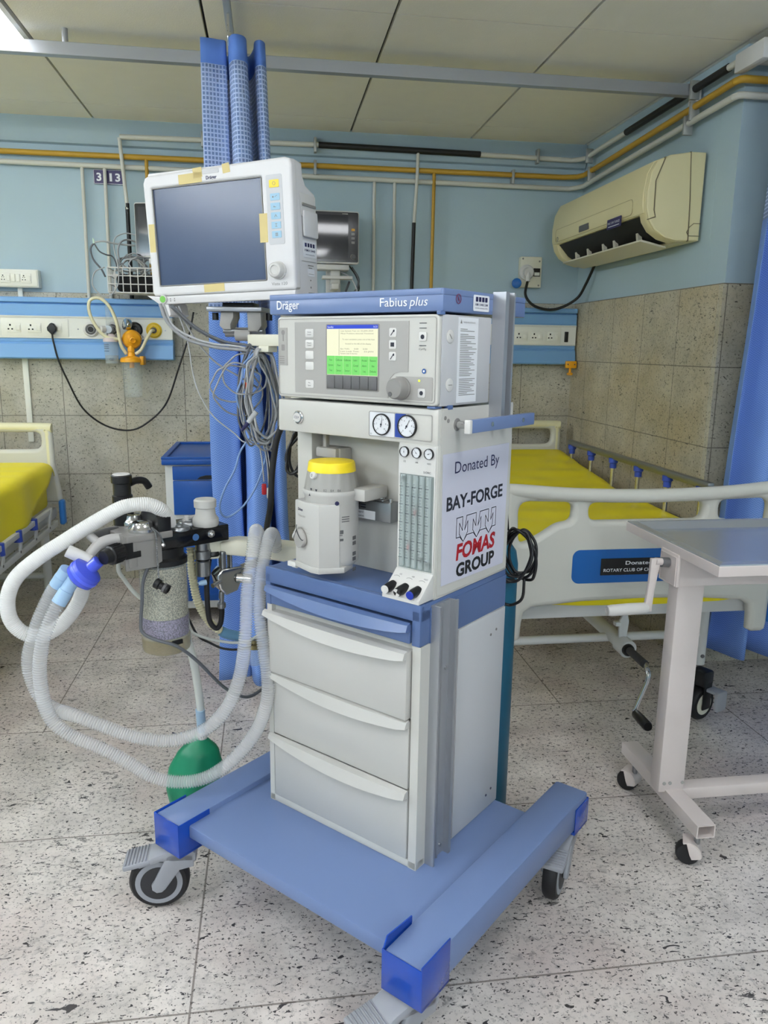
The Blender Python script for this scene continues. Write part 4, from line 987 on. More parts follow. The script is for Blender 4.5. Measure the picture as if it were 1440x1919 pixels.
mb = MB(); mb.lathe([(.030, 0), (.032, .004), (.032, .018), (.029, .022), (.025, .028), (.0235, .045), (.027, .047), (.0275, .064), (.024, .0675), (0, .0675)], p=(.102, -.020, .866), n=44); mb.build('pressure_limit_knob', mat('knob_pale_grey', (186, 186, 182), rough=.5), ab)
mb = MB(); mb.prism([(-.045, .873), (-.045, .905), (-.03, .917), (.035, .917), (.05, .905), (.05, .867)], -.018, .018, M=frame((-.018, .0, 0), (0, 1, 0), (0, 0, 1)) , b=.006); mb.build('carry_handle', M_BLACK, ab)
mb = MB(); mb.lathe([(.024, .873), (.024, .945), (.021, .947), (.021, .975), (.0245, .977), (.0245, .994), (.020, .996)], p=(-.062, .085, 0), n=32); mb.build('flow_sensor', M_BLACK, ab)
mb = MB(); mb.lathe([(.0205, 0), (.0195, .002), (0, .002)], p=(-.062, .085, .996), n=28); mb.build('sensor_cap', M_WPL, ab)
mb = MB(); mb.tube([(-.04, .09, .972), (-.02, .095, .976), (.0, .095, .972), (.012, .095, .955)], .009, n=10); mb.build('sensor_plug', M_BLACK, ab)
# front marks: blue lens, quick connector, chain with plug
mb = MB(); mb.lathe([(.0085, 0), (.0085, .001), (0, .0012)], axis=(0, 0, 1), n=24, M=FRONT(-.045, .060, .847)); mb.build('blue_lens', mat('lens_blue', (66, 104, 156), rough=.25), ab)
mb = MB(); mb.lathe([(.0095, 0), (.0095, .003), (.005, .004), (.005, .012), (.003, .014)], axis=(0, 0, 1), n=20, M=FRONT(-.045, .101, .850)); mb.build('sampling_nipple', M_STEEL, ab)
mb = MB(); mb.cyl((.152, .0, .848), (.162, .0, .848), .004); mb.lathe([(.008, 0), (.009, .004), (.008, .012), (.003, .014)], p=(.160, 0, .848), axis=(1, 0, 0), n=20); mb.build('lock_screw', M_BRUSH, ab)
ch = thing('chained_plug', 'black rubber plug hanging on a bead chain from the breathing block', 'plug', (-.046, -.062, .735), FA)
mb = MB(); P_ = cr([(-.052, -.05, .888), (-.046, -.056, .870), (-.047, -.058, .82), (-.046, -.060, .765)], 14); L_ = 0
for i in range(0, len(P_), 1): mb.lathe([(.0006, -.0022), (.0026, 0), (.0006, .0022)], p=P_[i], n=8)
P_ = cr([(-.052, -.05, .888), (-.038, -.056, .872), (-.030, -.058, .850)], 8)
for q in P_: mb.lathe([(.0006, -.0022), (.0026, 0), (.0006, .0022)], p=q, n=8)
mb.build('bead_chain', M_BRUSH, ch)
mb = MB(); mb.lathe([(.0, -.0055), (.004, -.004), (.0055, 0), (.004, .004), (0, .0055)], p=(-.030, -.058, .845), n=16); mb.build('chain_ball', M_STEEL, ch)
ax = Vector((.55, -.75, -.45)).normalized(); o_ = Vector((-.052, -.063, .756))
mb = MB(); mb.lathe([(.0105, -.006), (.0125, -.004), (.0125, .006), (.009, .008), (.009, .016), (.0115, .018), (.0115, .030), (.008, .031), (.008, .027), (0, .027)], p=o_, axis=ax, n=28); mb.build('rubber_plug', M_BLACK, ch)
mb = MB(); mb.lathe([(.0118, .018), (.0118, .024)], p=o_, axis=ax, n=28); mb.build('plug_band', M_KEYG, ch)
# front elbow ports at the left end
mb = MB(); ax = Vector((-.93, -.35, -.05)).normalized(); o_ = Vector((-.128, -.045, .842))
mb.lathe([(.018, -.005), (.0215, 0), (.0215, .032), (.018, .034), (.0155, .05)], p=o_, axis=ax, n=30)
for k in range(18):
    a = 2*PI*k/18; q1 = ax.orthogonal().normalized(); q2 = ax.cross(q1); c0 = o_+(q1*math.cos(a)+q2*math.sin(a))*.0215
    mb.cyl(c0+ax*.004, c0+ax*.028, .0016, n=6)
mb.build('port_nut', M_BLACK, ab)
FAi = FA.inverted()
LA = lambda ps: [FAi @ Vector(p) for p in ps]
mb = MB(); mb.tube(LA(BLACKP), .0115, n=16); mb.build('black_elbow', M_BLACK, ab)
mb = MB(); mb.tube(LA(GREYP), .0135, n=18); mb.cyl(*LA(STUBP), .0095); mb.build('grey_elbow', mat('elbow_grey', (178, 176, 174), rough=.35), ab)
mb = MB(); mb.tube([(-.09, .06, .865), (-.12, .05, .868), (-.16, .045, .862)], .011, n=12); mb.build('rear_port', M_KEYG, ab)
# couplings and valve under the right end
mb = MB(); mb.lathe([(.0185, .735), (.0185, .772), (.016, .774), (.016, .778), (.021, .780), (.021, .800), (.018, .803), (.018, .826)], p=(.098, -.005, 0), n=32); mb.build('lower_coupling', M_BRUSH, ab)
mb = MB(); mb.lathe([(.0163, .773), (.0163, .779)], p=(.098, -.005, 0), n=28); mb.build('coupling_seal', M_BLACK, ab)

# white arm carrying the block back to the machine, with the metal valve body below
wa = thing('swivel_arm', 'white arm between breathing block and machine, carrying the hoses', 'arm', (-.05, 1.96, .80))
mb = MB(); Fz_ = Matrix.Translation((-.13, 1.945, 0)) @ Matrix.Rotation(math.radians(-6), 4, 'Z')
mb.prism([(0, .816), (.04, .822), (.10, .818), (.27, .800), (.27, .755), (.24, .752), (.10, .775), (0, .785)], -.03, .03, M=Fz_ @ frame((0, 0, 0), (1, 0, 0), (0, 0, 1)), b=.008, seg=3)
mb.build('arm_beam', M_CREAM, wa)
mb = MB(); mb.lathe([(.03, .775), (.034, .78), (.034, .822), (.03, .826)], p=(-.155, 1.945, 0), n=30); mb.build('arm_pivot', M_CREAM, wa)
pv = thing('gas_valve', 'chromed gas valve with ring handle below the white arm', 'valve', (-.09, 1.93, .64))
mb = MB(); Fq = Matrix.Translation((-.118, 1.925, 0)) @ Matrix.Rotation(math.radians(25), 4, 'Z')
mb.prism([(-.035, .735), (-.028, .700), (-.010, .682), (.02, .690), (.034, .72), (.034, .752), (-.02, .752)], -.022, .022, M=Fq @ frame((0, 0, 0), (1, 0, 0), (0, 0, 1)), b=.005, seg=3)
mb.build('valve_body', M_STEEL, pv)
mb = MB(); mb.cyl((.034, 0, .738), (.10, .012, .752), .012, M=Fq); mb.cyl((.02, -.02, .724), (.05, -.04, .722), .013, M=Fq); mb.cyl((-.025, -.018, .722), (-.05, -.03, .716), .006, M=Fq); mb.build('valve_ports', M_STEEL, pv)
mb = MB(); mb.box(-.018, -.004, -.012, .012, .75, .795, b=.004, M=Fq); mb.box(.005, .012, -.012, .012, .75, .80, b=.003, M=Fq); mb.build('valve_fork', M_BRUSH, pv)
mb = MB(); mb.lathe([(.022, 0), (.024, .004), (.022, .010)], p=(.02, .02, .792), n=28, M=Fq); mb.lathe([(.014, 0), (.016, .004), (.014, .012)], p=(-.03, .01, .782), n=24, M=Fq); mb.build('valve_handwheel', M_BLACK, pv)
mb = MB(); mb.cyl((-.132, 1.93, .684), (-.134, 1.93, .665), .007); mb.lathe([(.010, 0), (.011, .003), (.011, .012), (.009, .014)], p=(-.134, 1.93, .640), n=20); mb.cyl((-.134, 1.93, .652), (-.133, 1.93, .668), .006); mb.build('hose_nipple', M_BRUSH, pv)
mb = MB(); mb.lathe([(.007, 0), (.007, .012), (.004, .02)], p=(-.168, 1.905, .718), axis=(-.9, -.3, -.1), n=16); mb.build('blue_nozzle', M_PALEB, pv)

# ---------------------------------------------------------------- hoses
A_ = [(-0.030, 1.90, 0.800), (-0.034, 1.885, 0.838), (-0.040, 1.852, 0.862), (-0.044, 1.815, 0.850), (-0.053, 1.78, 0.793), (-0.061, 1.75, 0.744), (-0.066, 1.7, 0.656), (-0.078, 1.7, 0.566), (-0.101, 1.7, 0.496), (-0.133, 1.7, 0.448), (-0.177, 1.7, 0.414), (-0.246, 1.7, 0.397), (-0.325, 1.7, 0.412), (-0.401, 1.7, 0.447), (-0.454, 1.705, 0.47), (-0.509, 1.735, 0.476), (-0.537, 1.745, 0.499), (-0.554, 1.745, 0.548), (-0.557, 1.745, 0.594), (-0.545, 1.745, 0.641), (-0.527, 1.747, 0.691), (-0.5, 1.751, 0.745), (-0.471, 1.74, 0.787)]
B_ = [(0.006, 1.90, 0.800), (0.004, 1.885, 0.832), (-0.003, 1.852, 0.853), (-0.012, 1.815, 0.842), (-0.027, 1.775, 0.785), (-0.033, 1.747, 0.737), (-0.034, 1.719, 0.692), (-0.026, 1.7, 0.622), (-0.017, 1.69, 0.544), (-0.022, 1.69, 0.481), (-0.05, 1.7, 0.404), (-0.104, 1.7, 0.338), (-0.164, 1.7, 0.297), (-0.227, 1.7, 0.289), (-0.288, 1.7, 0.306), (-0.352, 1.7, 0.355), (-0.404, 1.7, 0.39), (-0.462, 1.7, 0.422), (-0.5, 1.7, 0.459), (-0.518, 1.7, 0.509), (-0.522, 1.7, 0.58), (-0.513, 1.7, 0.643), (-0.5, 1.707, 0.684), (-0.48, 1.719, 0.728), (-0.462, 1.726, 0.756)]
C_ = [(-0.247, 1.86, 0.875), (-0.247, 1.85, 0.892), (-0.253, 1.83, 0.914), (-0.265, 1.817, 0.929), (-0.283, 1.81, 0.938), (-0.301, 1.803, 0.941), (-0.328, 1.797, 0.939), (-0.353, 1.79, 0.931), (-0.414, 1.783, 0.897), (-0.472, 1.777, 0.861), (-0.527, 1.77, 0.826), (-0.577, 1.774, 0.782), (-0.601, 1.779, 0.732), (-0.601, 1.783, 0.681), (-0.578, 1.788, 0.645), (-0.543, 1.792, 0.634), (-0.507, 1.797, 0.647), (-0.473, 1.801, 0.68), (-0.45, 1.806, 0.718), (-0.441, 1.80, 0.746), (-.43, 1.785, .79), (-.415, 1.77, .82)]
h = thing('breathing_hose', 'clear corrugated breathing hose hanging in the upper of the two long loops', 'hose', (-.26, 1.7, .38), group='corrugated hoses of the machine')
MB().corr(A_, .0145).build('hose', M_HOSE, h, ang=180)
P_ = Vector(A_[-1]); d_ = (Vector(A_[-1])-Vector(A_[-2])).normalized()
MB().lathe([(.0165, -.022), (.0165, .004), (.0155, .005), (.0155, .028)], p=P_, axis=d_, n=24).build('cuff', M_PALEB, h, label='pale blue cuff')
h = thing('breathing_hose', 'clear corrugated breathing hose hanging in the lowest loop, across the green bag', 'hose', (-.22, 1.7, .27), group='corrugated hoses of the machine')
MB().corr(B_, .0145).build('hose', M_HOSE, h, ang=180)
P_ = Vector(B_[-1]); d_ = (Vector(B_[-1])-Vector(B_[-2])).normalized()
mb = MB(); mb.lathe([(.0165, -.026), (.0165, .006), (.0150, .007), (.0150, .032), (.016, .034), (.016, .05)], p=P_, axis=d_, n=24); mb.build('cuff', M_PALEB, h, label='pale blue cuff')
h = thing('breathing_hose', 'thick milky hose looping out left from the breathing block past the bed', 'hose', (-.45, 1.79, .62), group='corrugated hoses of the machine')
MB().corr(C_, .0165, pitch=.0042, amp=.0007, n=16).build('hose', M_HOSEW, h, ang=180)
# Y-piece and round filter
yp = thing('breathing_filter', 'blue round breathing filter with white wye connector at the hose ends', 'filter', (-.418, 1.73, .775))
ax = Vector((.70, -.10, .62)).normalized(); o_ = Vector((-.418, 1.725, .800))
mb = MB(); mb.lathe([(.012, -.026), (.027, -.020), (.0345, -.014), (.0355, -.005), (.0355, .008), (.0345, .013), (.024, .018), (.0140, .022), (.0135, .046), (.0115, .047)], p=o_, axis=ax, n=44); mb.build('filter_housing', M_FILT, yp)
mb = MB(); mb.lathe([(.0362, -.004), (.0367, 0), (.0362, .004)], p=o_, axis=ax, n=44); mb.build('filter_rim', mat('filter_rim_blue', (84, 104, 240), rough=.3), yp)
mb = MB(); mb.tube([(-0.456, 1.75, 0.848), (-0.441, 1.75, 0.84), (-0.424, 1.75, 0.831), (-0.41, 1.75, 0.822)], .0145, n=18); mb.build('wye_connector', M_WPL, yp)

# green reservoir bag on its tube
bg = thing('reservoir_bag', 'wrinkled green rubber reservoir bag hanging beside the blue base', 'bag', (-.235, 1.98, .03))
n_u, n_v = 40, 22
prof = [(0, .012), (.03, .05), (.08, .068), (.14, .071), (.185, .055), (.210, .03), (.222, .0125), (.236, .0115)]
def bagp(u, v):
    z = v*.236; r = None
    for (a, ra), (b_, rb) in zip(prof, prof[1:]):
        if a <= z <= b_+1e-9: t = (z-a)/(b_-a); t = t*t*(3-2*t)*.4+t*.6; r = ra+(rb-ra)*t
    th = 2*PI*u; k = min(1, max(0, (.225-z)/.08))
    r *= 1+.055*k*math.cos(5*th+1.5*math.sin(9*z))+.02*k*math.cos(11*th+20*z)
    sk = -.045*max(0, (.22-z)/.22)**1.2
    return (-.206+sk+1.0*r*math.cos(th), 1.975+.78*r*math.sin(th), .035+z)
MB().grid(bagp, n_u, n_v).build('bag', M_BAG, bg, ang=180)
MB().lathe([(.0135, 0), (.0145, .004), (.0145, .018), (.0125, .022)], p=(-.2, 1.972, .255), n=24).build('bag_neck', M_WPL, bg)
BH = [(-0.224, 1.92, 0.588), (-0.222, 1.93, 0.55), (-0.212, 1.94, 0.494), (-0.204, 1.95, 0.414), (-0.200, 1.965, 0.33), (-0.2, 1.972, 0.27)]
h = thing('bag_tube', 'straight milky tube from the breathing block down to the green bag', 'hose', (-.2, 1.972, .27))
MB().tube([(-.228, 1.90, .66)]+BH, .0108, n=16).build('tube', M_CLEARW, h)
mb = MB(); mb.tube([(-0.2015, 1.960, 0.345), (-0.2, 1.972, 0.272)], .0125, n=18, spline=False); mb.build('cuff', mat('cuff_pale_blue_clear', (176, 206, 232), rough=.3, alpha=.85), h)

def cable(name, pts, r, m, label, cat='cable', group=None, n=8, **k):
    return sole(MB().tube(pts, r, n=n, steps=8, **k), name, m, label, cat, group, ang=180)
cable('sensor_cable', [(-0.288, 1.79, 0.80), (-0.303, 1.79, 0.757), (-0.308, 1.79, 0.706), (-0.313, 1.79, 0.66), (-0.309, 1.787, 0.633), (-0.276, 1.786, 0.613), (-0.233, 1.79, 0.595), (-0.19, 1.812, 0.547), (-0.129, 1.85, 0.456), (-0.079, 1.879, 0.413), (-0.042, 1.899, 0.418), (-0.023, 1.91, 0.442), (-.02, 1.93, .55), (-.03, 1.95, .70)], .0042, M_GREYW3, 'dark grey cable running past the canister bottom towards the drawers')
cable('sampling_line', [(-.36, 1.86, .83), (-0.369, 1.852, 0.775), (-0.359, 1.864, 0.743), (-0.342, 1.876, 0.709), (-0.324, 1.888, 0.685), (-0.309, 1.92, 0.662), (-.25, 1.96, .645)], .0055, M_CLEARW, 'clear sampling line curving behind the canister on the left', 'tube')
cable('gas_hose', [(.05, 1.83, 1.17), (0.03, 1.86, 1.125), (0.015, 1.867, 1.087), (0.007, 1.873, 1.047), (0.0, 1.88, 0.99), (-0.005, 1.887, 0.913), (-0.015, 1.93, 0.849), (-0.02, 1.99, 0.78)], .0075, M_RUB, 'thick black hose dropping from the gas panel in front of blue curtain', 'hose')
cable('gas_hose', [(-0.160, 1.95, 0.785), (-0.168, 1.935, 0.726), (-0.170, 1.93, 0.674), (-0.166, 1.93, 0.609), (-0.151, 1.93, 0.585), (-0.139, 1.93, 0.595), (-0.134, 1.93, 0.625), (-0.134, 1.93, 0.644)], .0068, M_RUB, 'short black hose bent in a U below the gas valve', 'hose')
h = thing('cream_hose', 'cream corrugated hose behind the canister ending in a blue elbow', 'hose', (-.17, 1.95, .56))
MB().corr([(-0.207, 1.94, 0.80), (-0.207, 1.93, 0.769), (-0.204, 1.938, 0.717), (-0.196, 1.946, 0.657), (-0.178, 1.954, 0.61), (-0.157, 1.962, 0.578), (-0.137, 1.97, 0.56)], .0095, pitch=.0075, amp=.0022).build('hose', M_CREAMH, h, ang=180)
MB().tube([(-0.140, 1.968, 0.562), (-.125, 1.972, .552), (-.105, 1.976, .545), (-.09, 1.98, .54)], .0135, n=16).build('elbow', mat('elbow_teal_grey', (108, 156, 190), rough=.4), h)
cable('drain_tube', [(-0.219, 1.93, 0.60), (-0.215, 1.932, 0.58), (-0.192, 1.94, 0.561), (-0.153, 1.95, 0.544), (-0.105, 1.955, 0.533), (-0.063, 1.96, 0.537), (-.02, 1.985, .56)], .0038, M_CLEARW, 'thin clear tube sagging right of the canister', 'tube')
cable('drain_tube', [(-0.221, 1.945, 0.61), (-0.198, 1.95, 0.558), (-0.168, 1.955, 0.535), (-0.134, 1.952, 0.519), (-0.092, 1.955, 0.514), (-0.057, 1.98, 0.516), (-.02, 2.0, .54)], .0032, M_RUB, 'thin black tube sagging under the clear tube right of the canister', 'tube')
wt = thing('water_trap', 'small clear water trap with brass top behind the hoses beside the drawers', 'water trap', (-.055, 1.99, .47))
mb = MB(); mb.lathe([(.014, 0), (.017, .004), (.017, .045), (.015, .048)], p=(-.055, 1.99, .455), n=24); mb.build('trap_cup', M_GLASS, wt)
mb = MB(); mb.lathe([(.019, 0), (.019, .012), (.014, .014), (.014, .024)], p=(-.055, 1.99, .503), n=24); mb.build('trap_head', mat('brass_dull', (150, 140, 100), rough=.35, metal=.8), wt)

# ---------------------------------------------------------------- ECG cable coil on the bracket
cb = thing('cable_bundle', 'big tangled coil of grey monitor leads hanging left of the machine', 'cables', (-.035, 1.95, 1.04))
random.seed(11)
def loop(cx, cz, hw, hh, yy, tilt, jit=.006):
    pts = []; n = 14
    for k in range(n):
        a = 2*PI*k/n; x = hw*math.cos(a)*(1-.25*max(0, math.sin(a))); z = hh*math.sin(a)
        pts.append((cx+x*math.cos(tilt)-z*math.sin(tilt)+random.uniform(-jit, jit), yy+.018*math.cos(a+tilt*7)+random.uniform(-.006, .006), cz+z*math.cos(tilt)+x*math.sin(tilt)+random.uniform(-jit, jit)))
    return pts
cols = [M_GREYW, M_GREYW2, M_GREYW, M_GREYW3, M_GREYW2, M_BLUW]
for k in range(17):
    MB().tube(loop(-.030+random.uniform(-.014, .022), 1.178+random.uniform(-.012, .012), random.uniform(.026, .050), random.uniform(.095, .128), 1.95+random.uniform(-.025, .028), random.uniform(-.10, .14)), random.choice((.0021, .0026, .003)), n=7, steps=5, closed=True).build('lead', cols[k % 6], cb, ang=180)
for cx, cz, hw, hh, tl in ((-.085, 1.215, .062, .045, .25), (-.078, 1.195, .058, .062, .15), (-.06, 1.235, .055, .05, -.2)):
    MB().tube(loop(cx, cz, hw, hh, 1.935, tl, .003), .0021, n=7, steps=5, closed=True).build('lead', M_GREYW, cb, ang=180)
for pts, r, m in (([(-0.259, 1.97, 1.398), (-0.242, 1.966, 1.354), (-0.199, 1.962, 1.317), (-0.136, 1.958, 1.299), (-0.072, 1.954, 1.293), (-0.033, 1.95, 1.290)], .0042, M_GREYW),
                  ([(-0.252, 1.98, 1.398), (-0.232, 1.966, 1.350), (-0.189, 1.962, 1.322), (-0.136, 1.962, 1.306), (-0.072, 1.956, 1.300), (-0.02, 1.95, 1.285)], .0030, M_GREYW2),
                  ([(-0.236, 2.0, 1.397), (-0.175, 1.983, 1.343), (-0.11, 1.967, 1.312), (-0.052, 1.95, 1.303), (-.02, 1.95, 1.28)], .0034, M_GREYW3),
                  ([(-0.242, 2.01, 1.397), (-0.19, 1.993, 1.348), (-0.12, 1.977, 1.310), (-0.062, 1.96, 1.285), (-.03, 1.96, 1.24)], .0026, M_GREYW3),
                  ([(-0.221, 2.02, 1.396), (-0.19, 2.003, 1.33), (-0.139, 1.987, 1.266), (-0.077, 1.97, 1.228), (-.03, 1.96, 1.2)], .0022, M_GREYW),
                  ([(-0.231, 2.05, 1.396), (-0.205, 2.042, 1.311), (-0.194, 2.033, 1.232), (-0.178, 2.025, 1.179), (-0.145, 2.017, 1.125), (-0.093, 2.008, 1.082), (-0.066, 2.0, 1.06), (-.03, 1.97, 1.08)], .0017, M_GREYW2),
                  ([(-0.04, 1.97, 1.09), (-0.076, 1.97, 1.044), (-0.093, 1.97, 0.994), (-0.119, 1.97, 0.946), (-0.133, 1.97, 0.905), (-0.13, 1.97, 0.881), (-0.113, 1.97, 0.871), (-0.076, 1.97, 0.897), (-0.043, 1.97, 0.945), (-0.019, 1.97, 1.007), (-0.009, 1.97, 1.06), (.012, 1.96, 1.13)], .0026, M_BLUW),
                  ([(-.03, 1.955, 1.06), (-.024, 1.955, 1.02), (-.020, 1.955, .965)], .0017, M_GREYW2), ([(-.02, 1.955, 1.06), (-.012, 1.955, 1.02), (-.008, 1.955, .955)], .0017, M_GREYW2), ([(-.012, 1.955, 1.06), (-.008, 1.955, 1.03), (-.003, 1.955, .985)], .0017, M_GREYW2)):
    MB().tube(pts, r, n=7, steps=6).build('lead', m, cb, ang=180)
for x, z, m, lb in ((-.020, .945, M_RED, 'red lead clip'), (-.0075, .935, M_WPL, 'white lead clip'), (-.001, .968, mat('clip_yellow', (240, 190, 30), rough=.4), 'yellow lead clip')):
    B(x-.006, x+.006, 1.949, 1.961, z-.014, z+.014, b=.003).build('lead_clip', m, cb, label=lb)
B(-.075, -.035, 1.925, 1.945, 1.195, 1.199).build('lead_tag', M_ORNG, cb) if 0 else None
mb = MB(); mb.cyl((-.055, 1.925, 1.215), (-.055, 1.925, 1.188), .005, .004); mb.build('lead_connector', mat('connector_orange', (214, 80, 30), rough=.4), cb, label='orange connector')
mb = MB(); mb.cyl((-.035, 1.92, 1.145), (-.055, 1.92, 1.118), .007, .006); mb.build('lead_connector', M_GREYW2, cb, label='grey connector')
mb = MB(); mb.cyl((-.055, 1.92, 1.118), (-.072, 1.92, 1.098), .0055, .0035); mb.build('lead_connector', M_INKB, cb, label='dark blue connector')

# black cable coils tied to the machine's back, left and right
def coil(name, F, cx, cz, hw, hh, y, nn, r, label, seed, extra):
    random.seed(seed); t = thing(name, label, 'cable', (cx, y, cz-hh), F)
    for k in range(nn):
        MB().tube([(p[0], y+(p[1]-1.95)*.7, p[2]) for p in loop(cx+random.uniform(-.01, .01), cz+random.uniform(-.012, .012), hw*random.uniform(.75, 1.1), hh*random.uniform(.85, 1.08), 1.95+random.uniform(-.02, .02), random.uniform(-.3, .25), .002)], r, n=8, steps=5, closed=True).build('cable_turn', M_BLACK, t, ang=180)
    for e in extra: MB().tube(e, r, n=8, steps=6).build('cable_end', M_BLACK, t, ang=180)
    return t
coil('coiled_cable', FM, .004, .83, .038, .060, .385, 5, .0036, 'black power cord coiled behind the right side of the machine', 5,
     [[(-.05, .372, 1.20), (-.036, .375, 1.10), (-.032, .38, .97), (-.026, .385, .89)], [(.02, .39, .78), (.018, .39, .735), (.0, .39, .715), (-.02, .385, .71), (-.04, .36, .73)]])
coil('coiled_cable', FM, -.607, 1.02, .028, .060, .30, 3, .0040, 'black power cord looped behind the left side, beside the vaporizer', 8, [[(-.60, .30, 1.06), (-.56, .30, 1.12), (-.50, .30, 1.16), (-.44, .29, 1.17)]])

# teal gas cylinder standing behind the machine
gc = thing('gas_cylinder', 'tall teal gas cylinder standing behind the right of the machine', 'gas cylinder', (.60, 1.93, 0))
mb = MB(); mb.lathe([(.052, 0), (.056, .006), (.056, .74), (.050, .775), (.034, .797), (.018, .806), (.016, .83)], p=(.598, 1.935, .0), n=40); mb.build('shell', M_TEAL, gc)
mb = MB(); mb.cyl((.598, 1.935, .83), (.598, 1.935, .86), .013); mb.build('valve', mat('brass', (170, 140, 70), rough=.3, metal=.9), gc)
B(.57, .63, 1.87, 1.882, .70, .712, b=.002).build('retaining_strap', M_BLACK, gc)
# ================================================================ WALL SERVICES
FB = frame((0, YB, 0), (1, 0, 0), (0, 0, 1))          # back wall: a = x, b = z, out = towards the room
def bedhead(name, x0, x1, label, trb):
    t = thing(name, label, 'bedhead panel', ((x0+x1)/2, YB-.04, 1.225))
    mb = MB(); mb.prism([(0, 1.443), (.075, 1.443), (.070, 1.452), (.070, 1.500), (.058, 1.506), (.075, 1.512), (.075, 1.532), (.068, 1.536), (0, 1.536)], x0, x1, M=frame((0, YB, 0), (0, -1, 0), (0, 0, 1)) @ Matrix.Scale(-1, 4, (0, 0, 1)))
    mb.build('upper_channel', trb, t, ang=20)
    mb = MB(); mb.prism([(0, 1.225), (.080, 1.225), (.086, 1.232), (.074, 1.300), (.062, 1.310), (.066, 1.318), (.066, 1.330), (0, 1.330)], x0, x1, M=frame((0, YB, 0), (0, -1, 0), (0, 0, 1)) @ Matrix.Scale(-1, 4, (0, 0, 1)))
    mb.build('lower_channel', trb, t, ang=20)
    mb = MB(); mb.box(x0, x1, YB-.070, YB, 1.330, 1.443); mb.box(x0, x1, YB-.074, YB-.07, 1.435, 1.4435, b=.001); mb.box(x0, x1, YB-.074, YB-.07, 1.330, 1.338, b=.001)
    mb.build('service_front', M_TRW, t)
    return t
def socket3(par, x, z, y, sc=1.0, five=False):
    """switched socket module: plate with pin holes and a rocker"""
    s = B(x-.034*sc, x+.034*sc, y-.004, y, z-.024, z+.024, b=.0015).build('socket', M_SOCK, par)
    mb = MB(); F_ = FRONT(y-.0041)
    for dx, dz, hw, hh in (((-.017, .012, .004, .005), (-.026, -.008, .0042, .0035), (-.008, -.008, .0042, .0035)) if not five else ((-.017, .012, .003, .003), (-.026, -.008, .0025, .0025), (-.008, -.008, .0025, .0025), (-.023, .004, .002, .002), (-.011, .004, .002, .002))):
        mb.face(rrect(x+dx*sc-hw, x+dx*sc+hw, z+dz-hh, z+dz+hh, .001), .0002, F_)
    mb.build('pin_holes', M_BLACK, s)
    B(x+.010*sc, x+.031*sc, y-.008, y-.003, z-.014, z+.012, b=.002).build('rocker_switch', M_SOCK, s)
    return s
bl = bedhead('bedhead_panel', -2.6, -.508, 'blue and white bedhead service panel with gas outlets, on the left back wall', M_TRB)
B(-1.362, -1.033, YB-.074, YB-.069, 1.338, 1.428, b=.002).build('socket_plate', M_SOCK, bl)
for x in (-1.300, -1.200): socket3(bl, x, 1.382, YB-.073)
socket3(bl, -1.098, 1.382, YB-.073)
def outlet(par, x, z, ring, inner, dark):
    o = MB().lathe([(.040, 0), (.040, .004), (.034, .007), (.032, .012), (.030, .012)], p=(x, YB-.07, z), axis=(0, -1, 0), n=32).build('gas_outlet', ring, par)
    MB().lathe([(.027, .008), (.027, .0135), (.019, .015), (.016, .010), (0, .010)], p=(x, YB-.07, z), axis=(0, -1, 0), n=32).build('outlet_ring', inner, o)
    MB().lathe([(.015, .011), (.015, .0155), (.004, .0155)], p=(x, YB-.07, z), axis=(0, -1, 0), n=24).build('outlet_bore', dark, o)
outlet(bl, -.920, 1.378, M_WPL, M_KEYG, M_BLACK); outlet(bl, -.812, 1.380, M_WPL, M_KEYG, M_BLACK)
outlet(bl, -.700, 1.380, M_BLACK, M_BLACK, M_BLACK); outlet(bl, -.602, 1.378, M_ORN2, M_ORN2, M_BLACK)
for x in (-.985, -.545): MB().cyl((x, YB-.072, 1.378), (x, YB-.0695, 1.378), .004, n=10).build('screw', M_BRUSH, bl)
br = bedhead('bedhead_panel', .72, 1.733, 'blue and white bedhead service panel in the right corner below the air conditioner', M_TRB2)
B(1.29, 1.640, YB-.074, YB-.069, 1.336, 1.432, b=.002).build('socket_plate', M_SOCK, br)
for x in (1.32, 1.410, 1.500, 1.595): socket3(br, x, 1.380, YB-.073, .95)
B(1.665, 1.688, YB-.0735, YB-.069, 1.350, 1.408, b=.002).build('blank_slot', M_BLACK, br)
# plug and lead into the left panel
pc = thing('power_plug', 'black three pin plug in the bedhead socket with its long sagging lead', 'plug', (-1.105, 4.27, .85))
mb = MB(); mb.prism([(-.024, .006), (-.008, .026), (0, .029), (.010, .026), (.024, .006), (.022, -.010), (.008, -.024), (.004, -.030), (-.004, -.030), (-.008, -.024), (-.022, -.010)], 0, .030, M=FRONT(YB-.078, -1.108, 1.378), b=.006, seg=3); mb.build('plug_body', M_BLACK, pc)
MB().tube([(-1.108, 4.270, 1.354), (-1.106, 4.265, 1.33), (-1.10, 4.26, 1.30), (-1.085, 4.262, 1.222), (-1.05, 4.27, 1.12), (-0.985, 4.285, 0.97), (-0.88, 4.305, 0.877), (-0.755, 4.315, 0.85), (-0.655, 4.315, 0.896), (-0.556, 4.31, 0.999), (-0.484, 4.30, 1.183), (-0.425, 4.30, 1.351), (-0.395, 4.30, 1.476)], .0048, n=8).build('lead', M_BLACK, pc, ang=180)
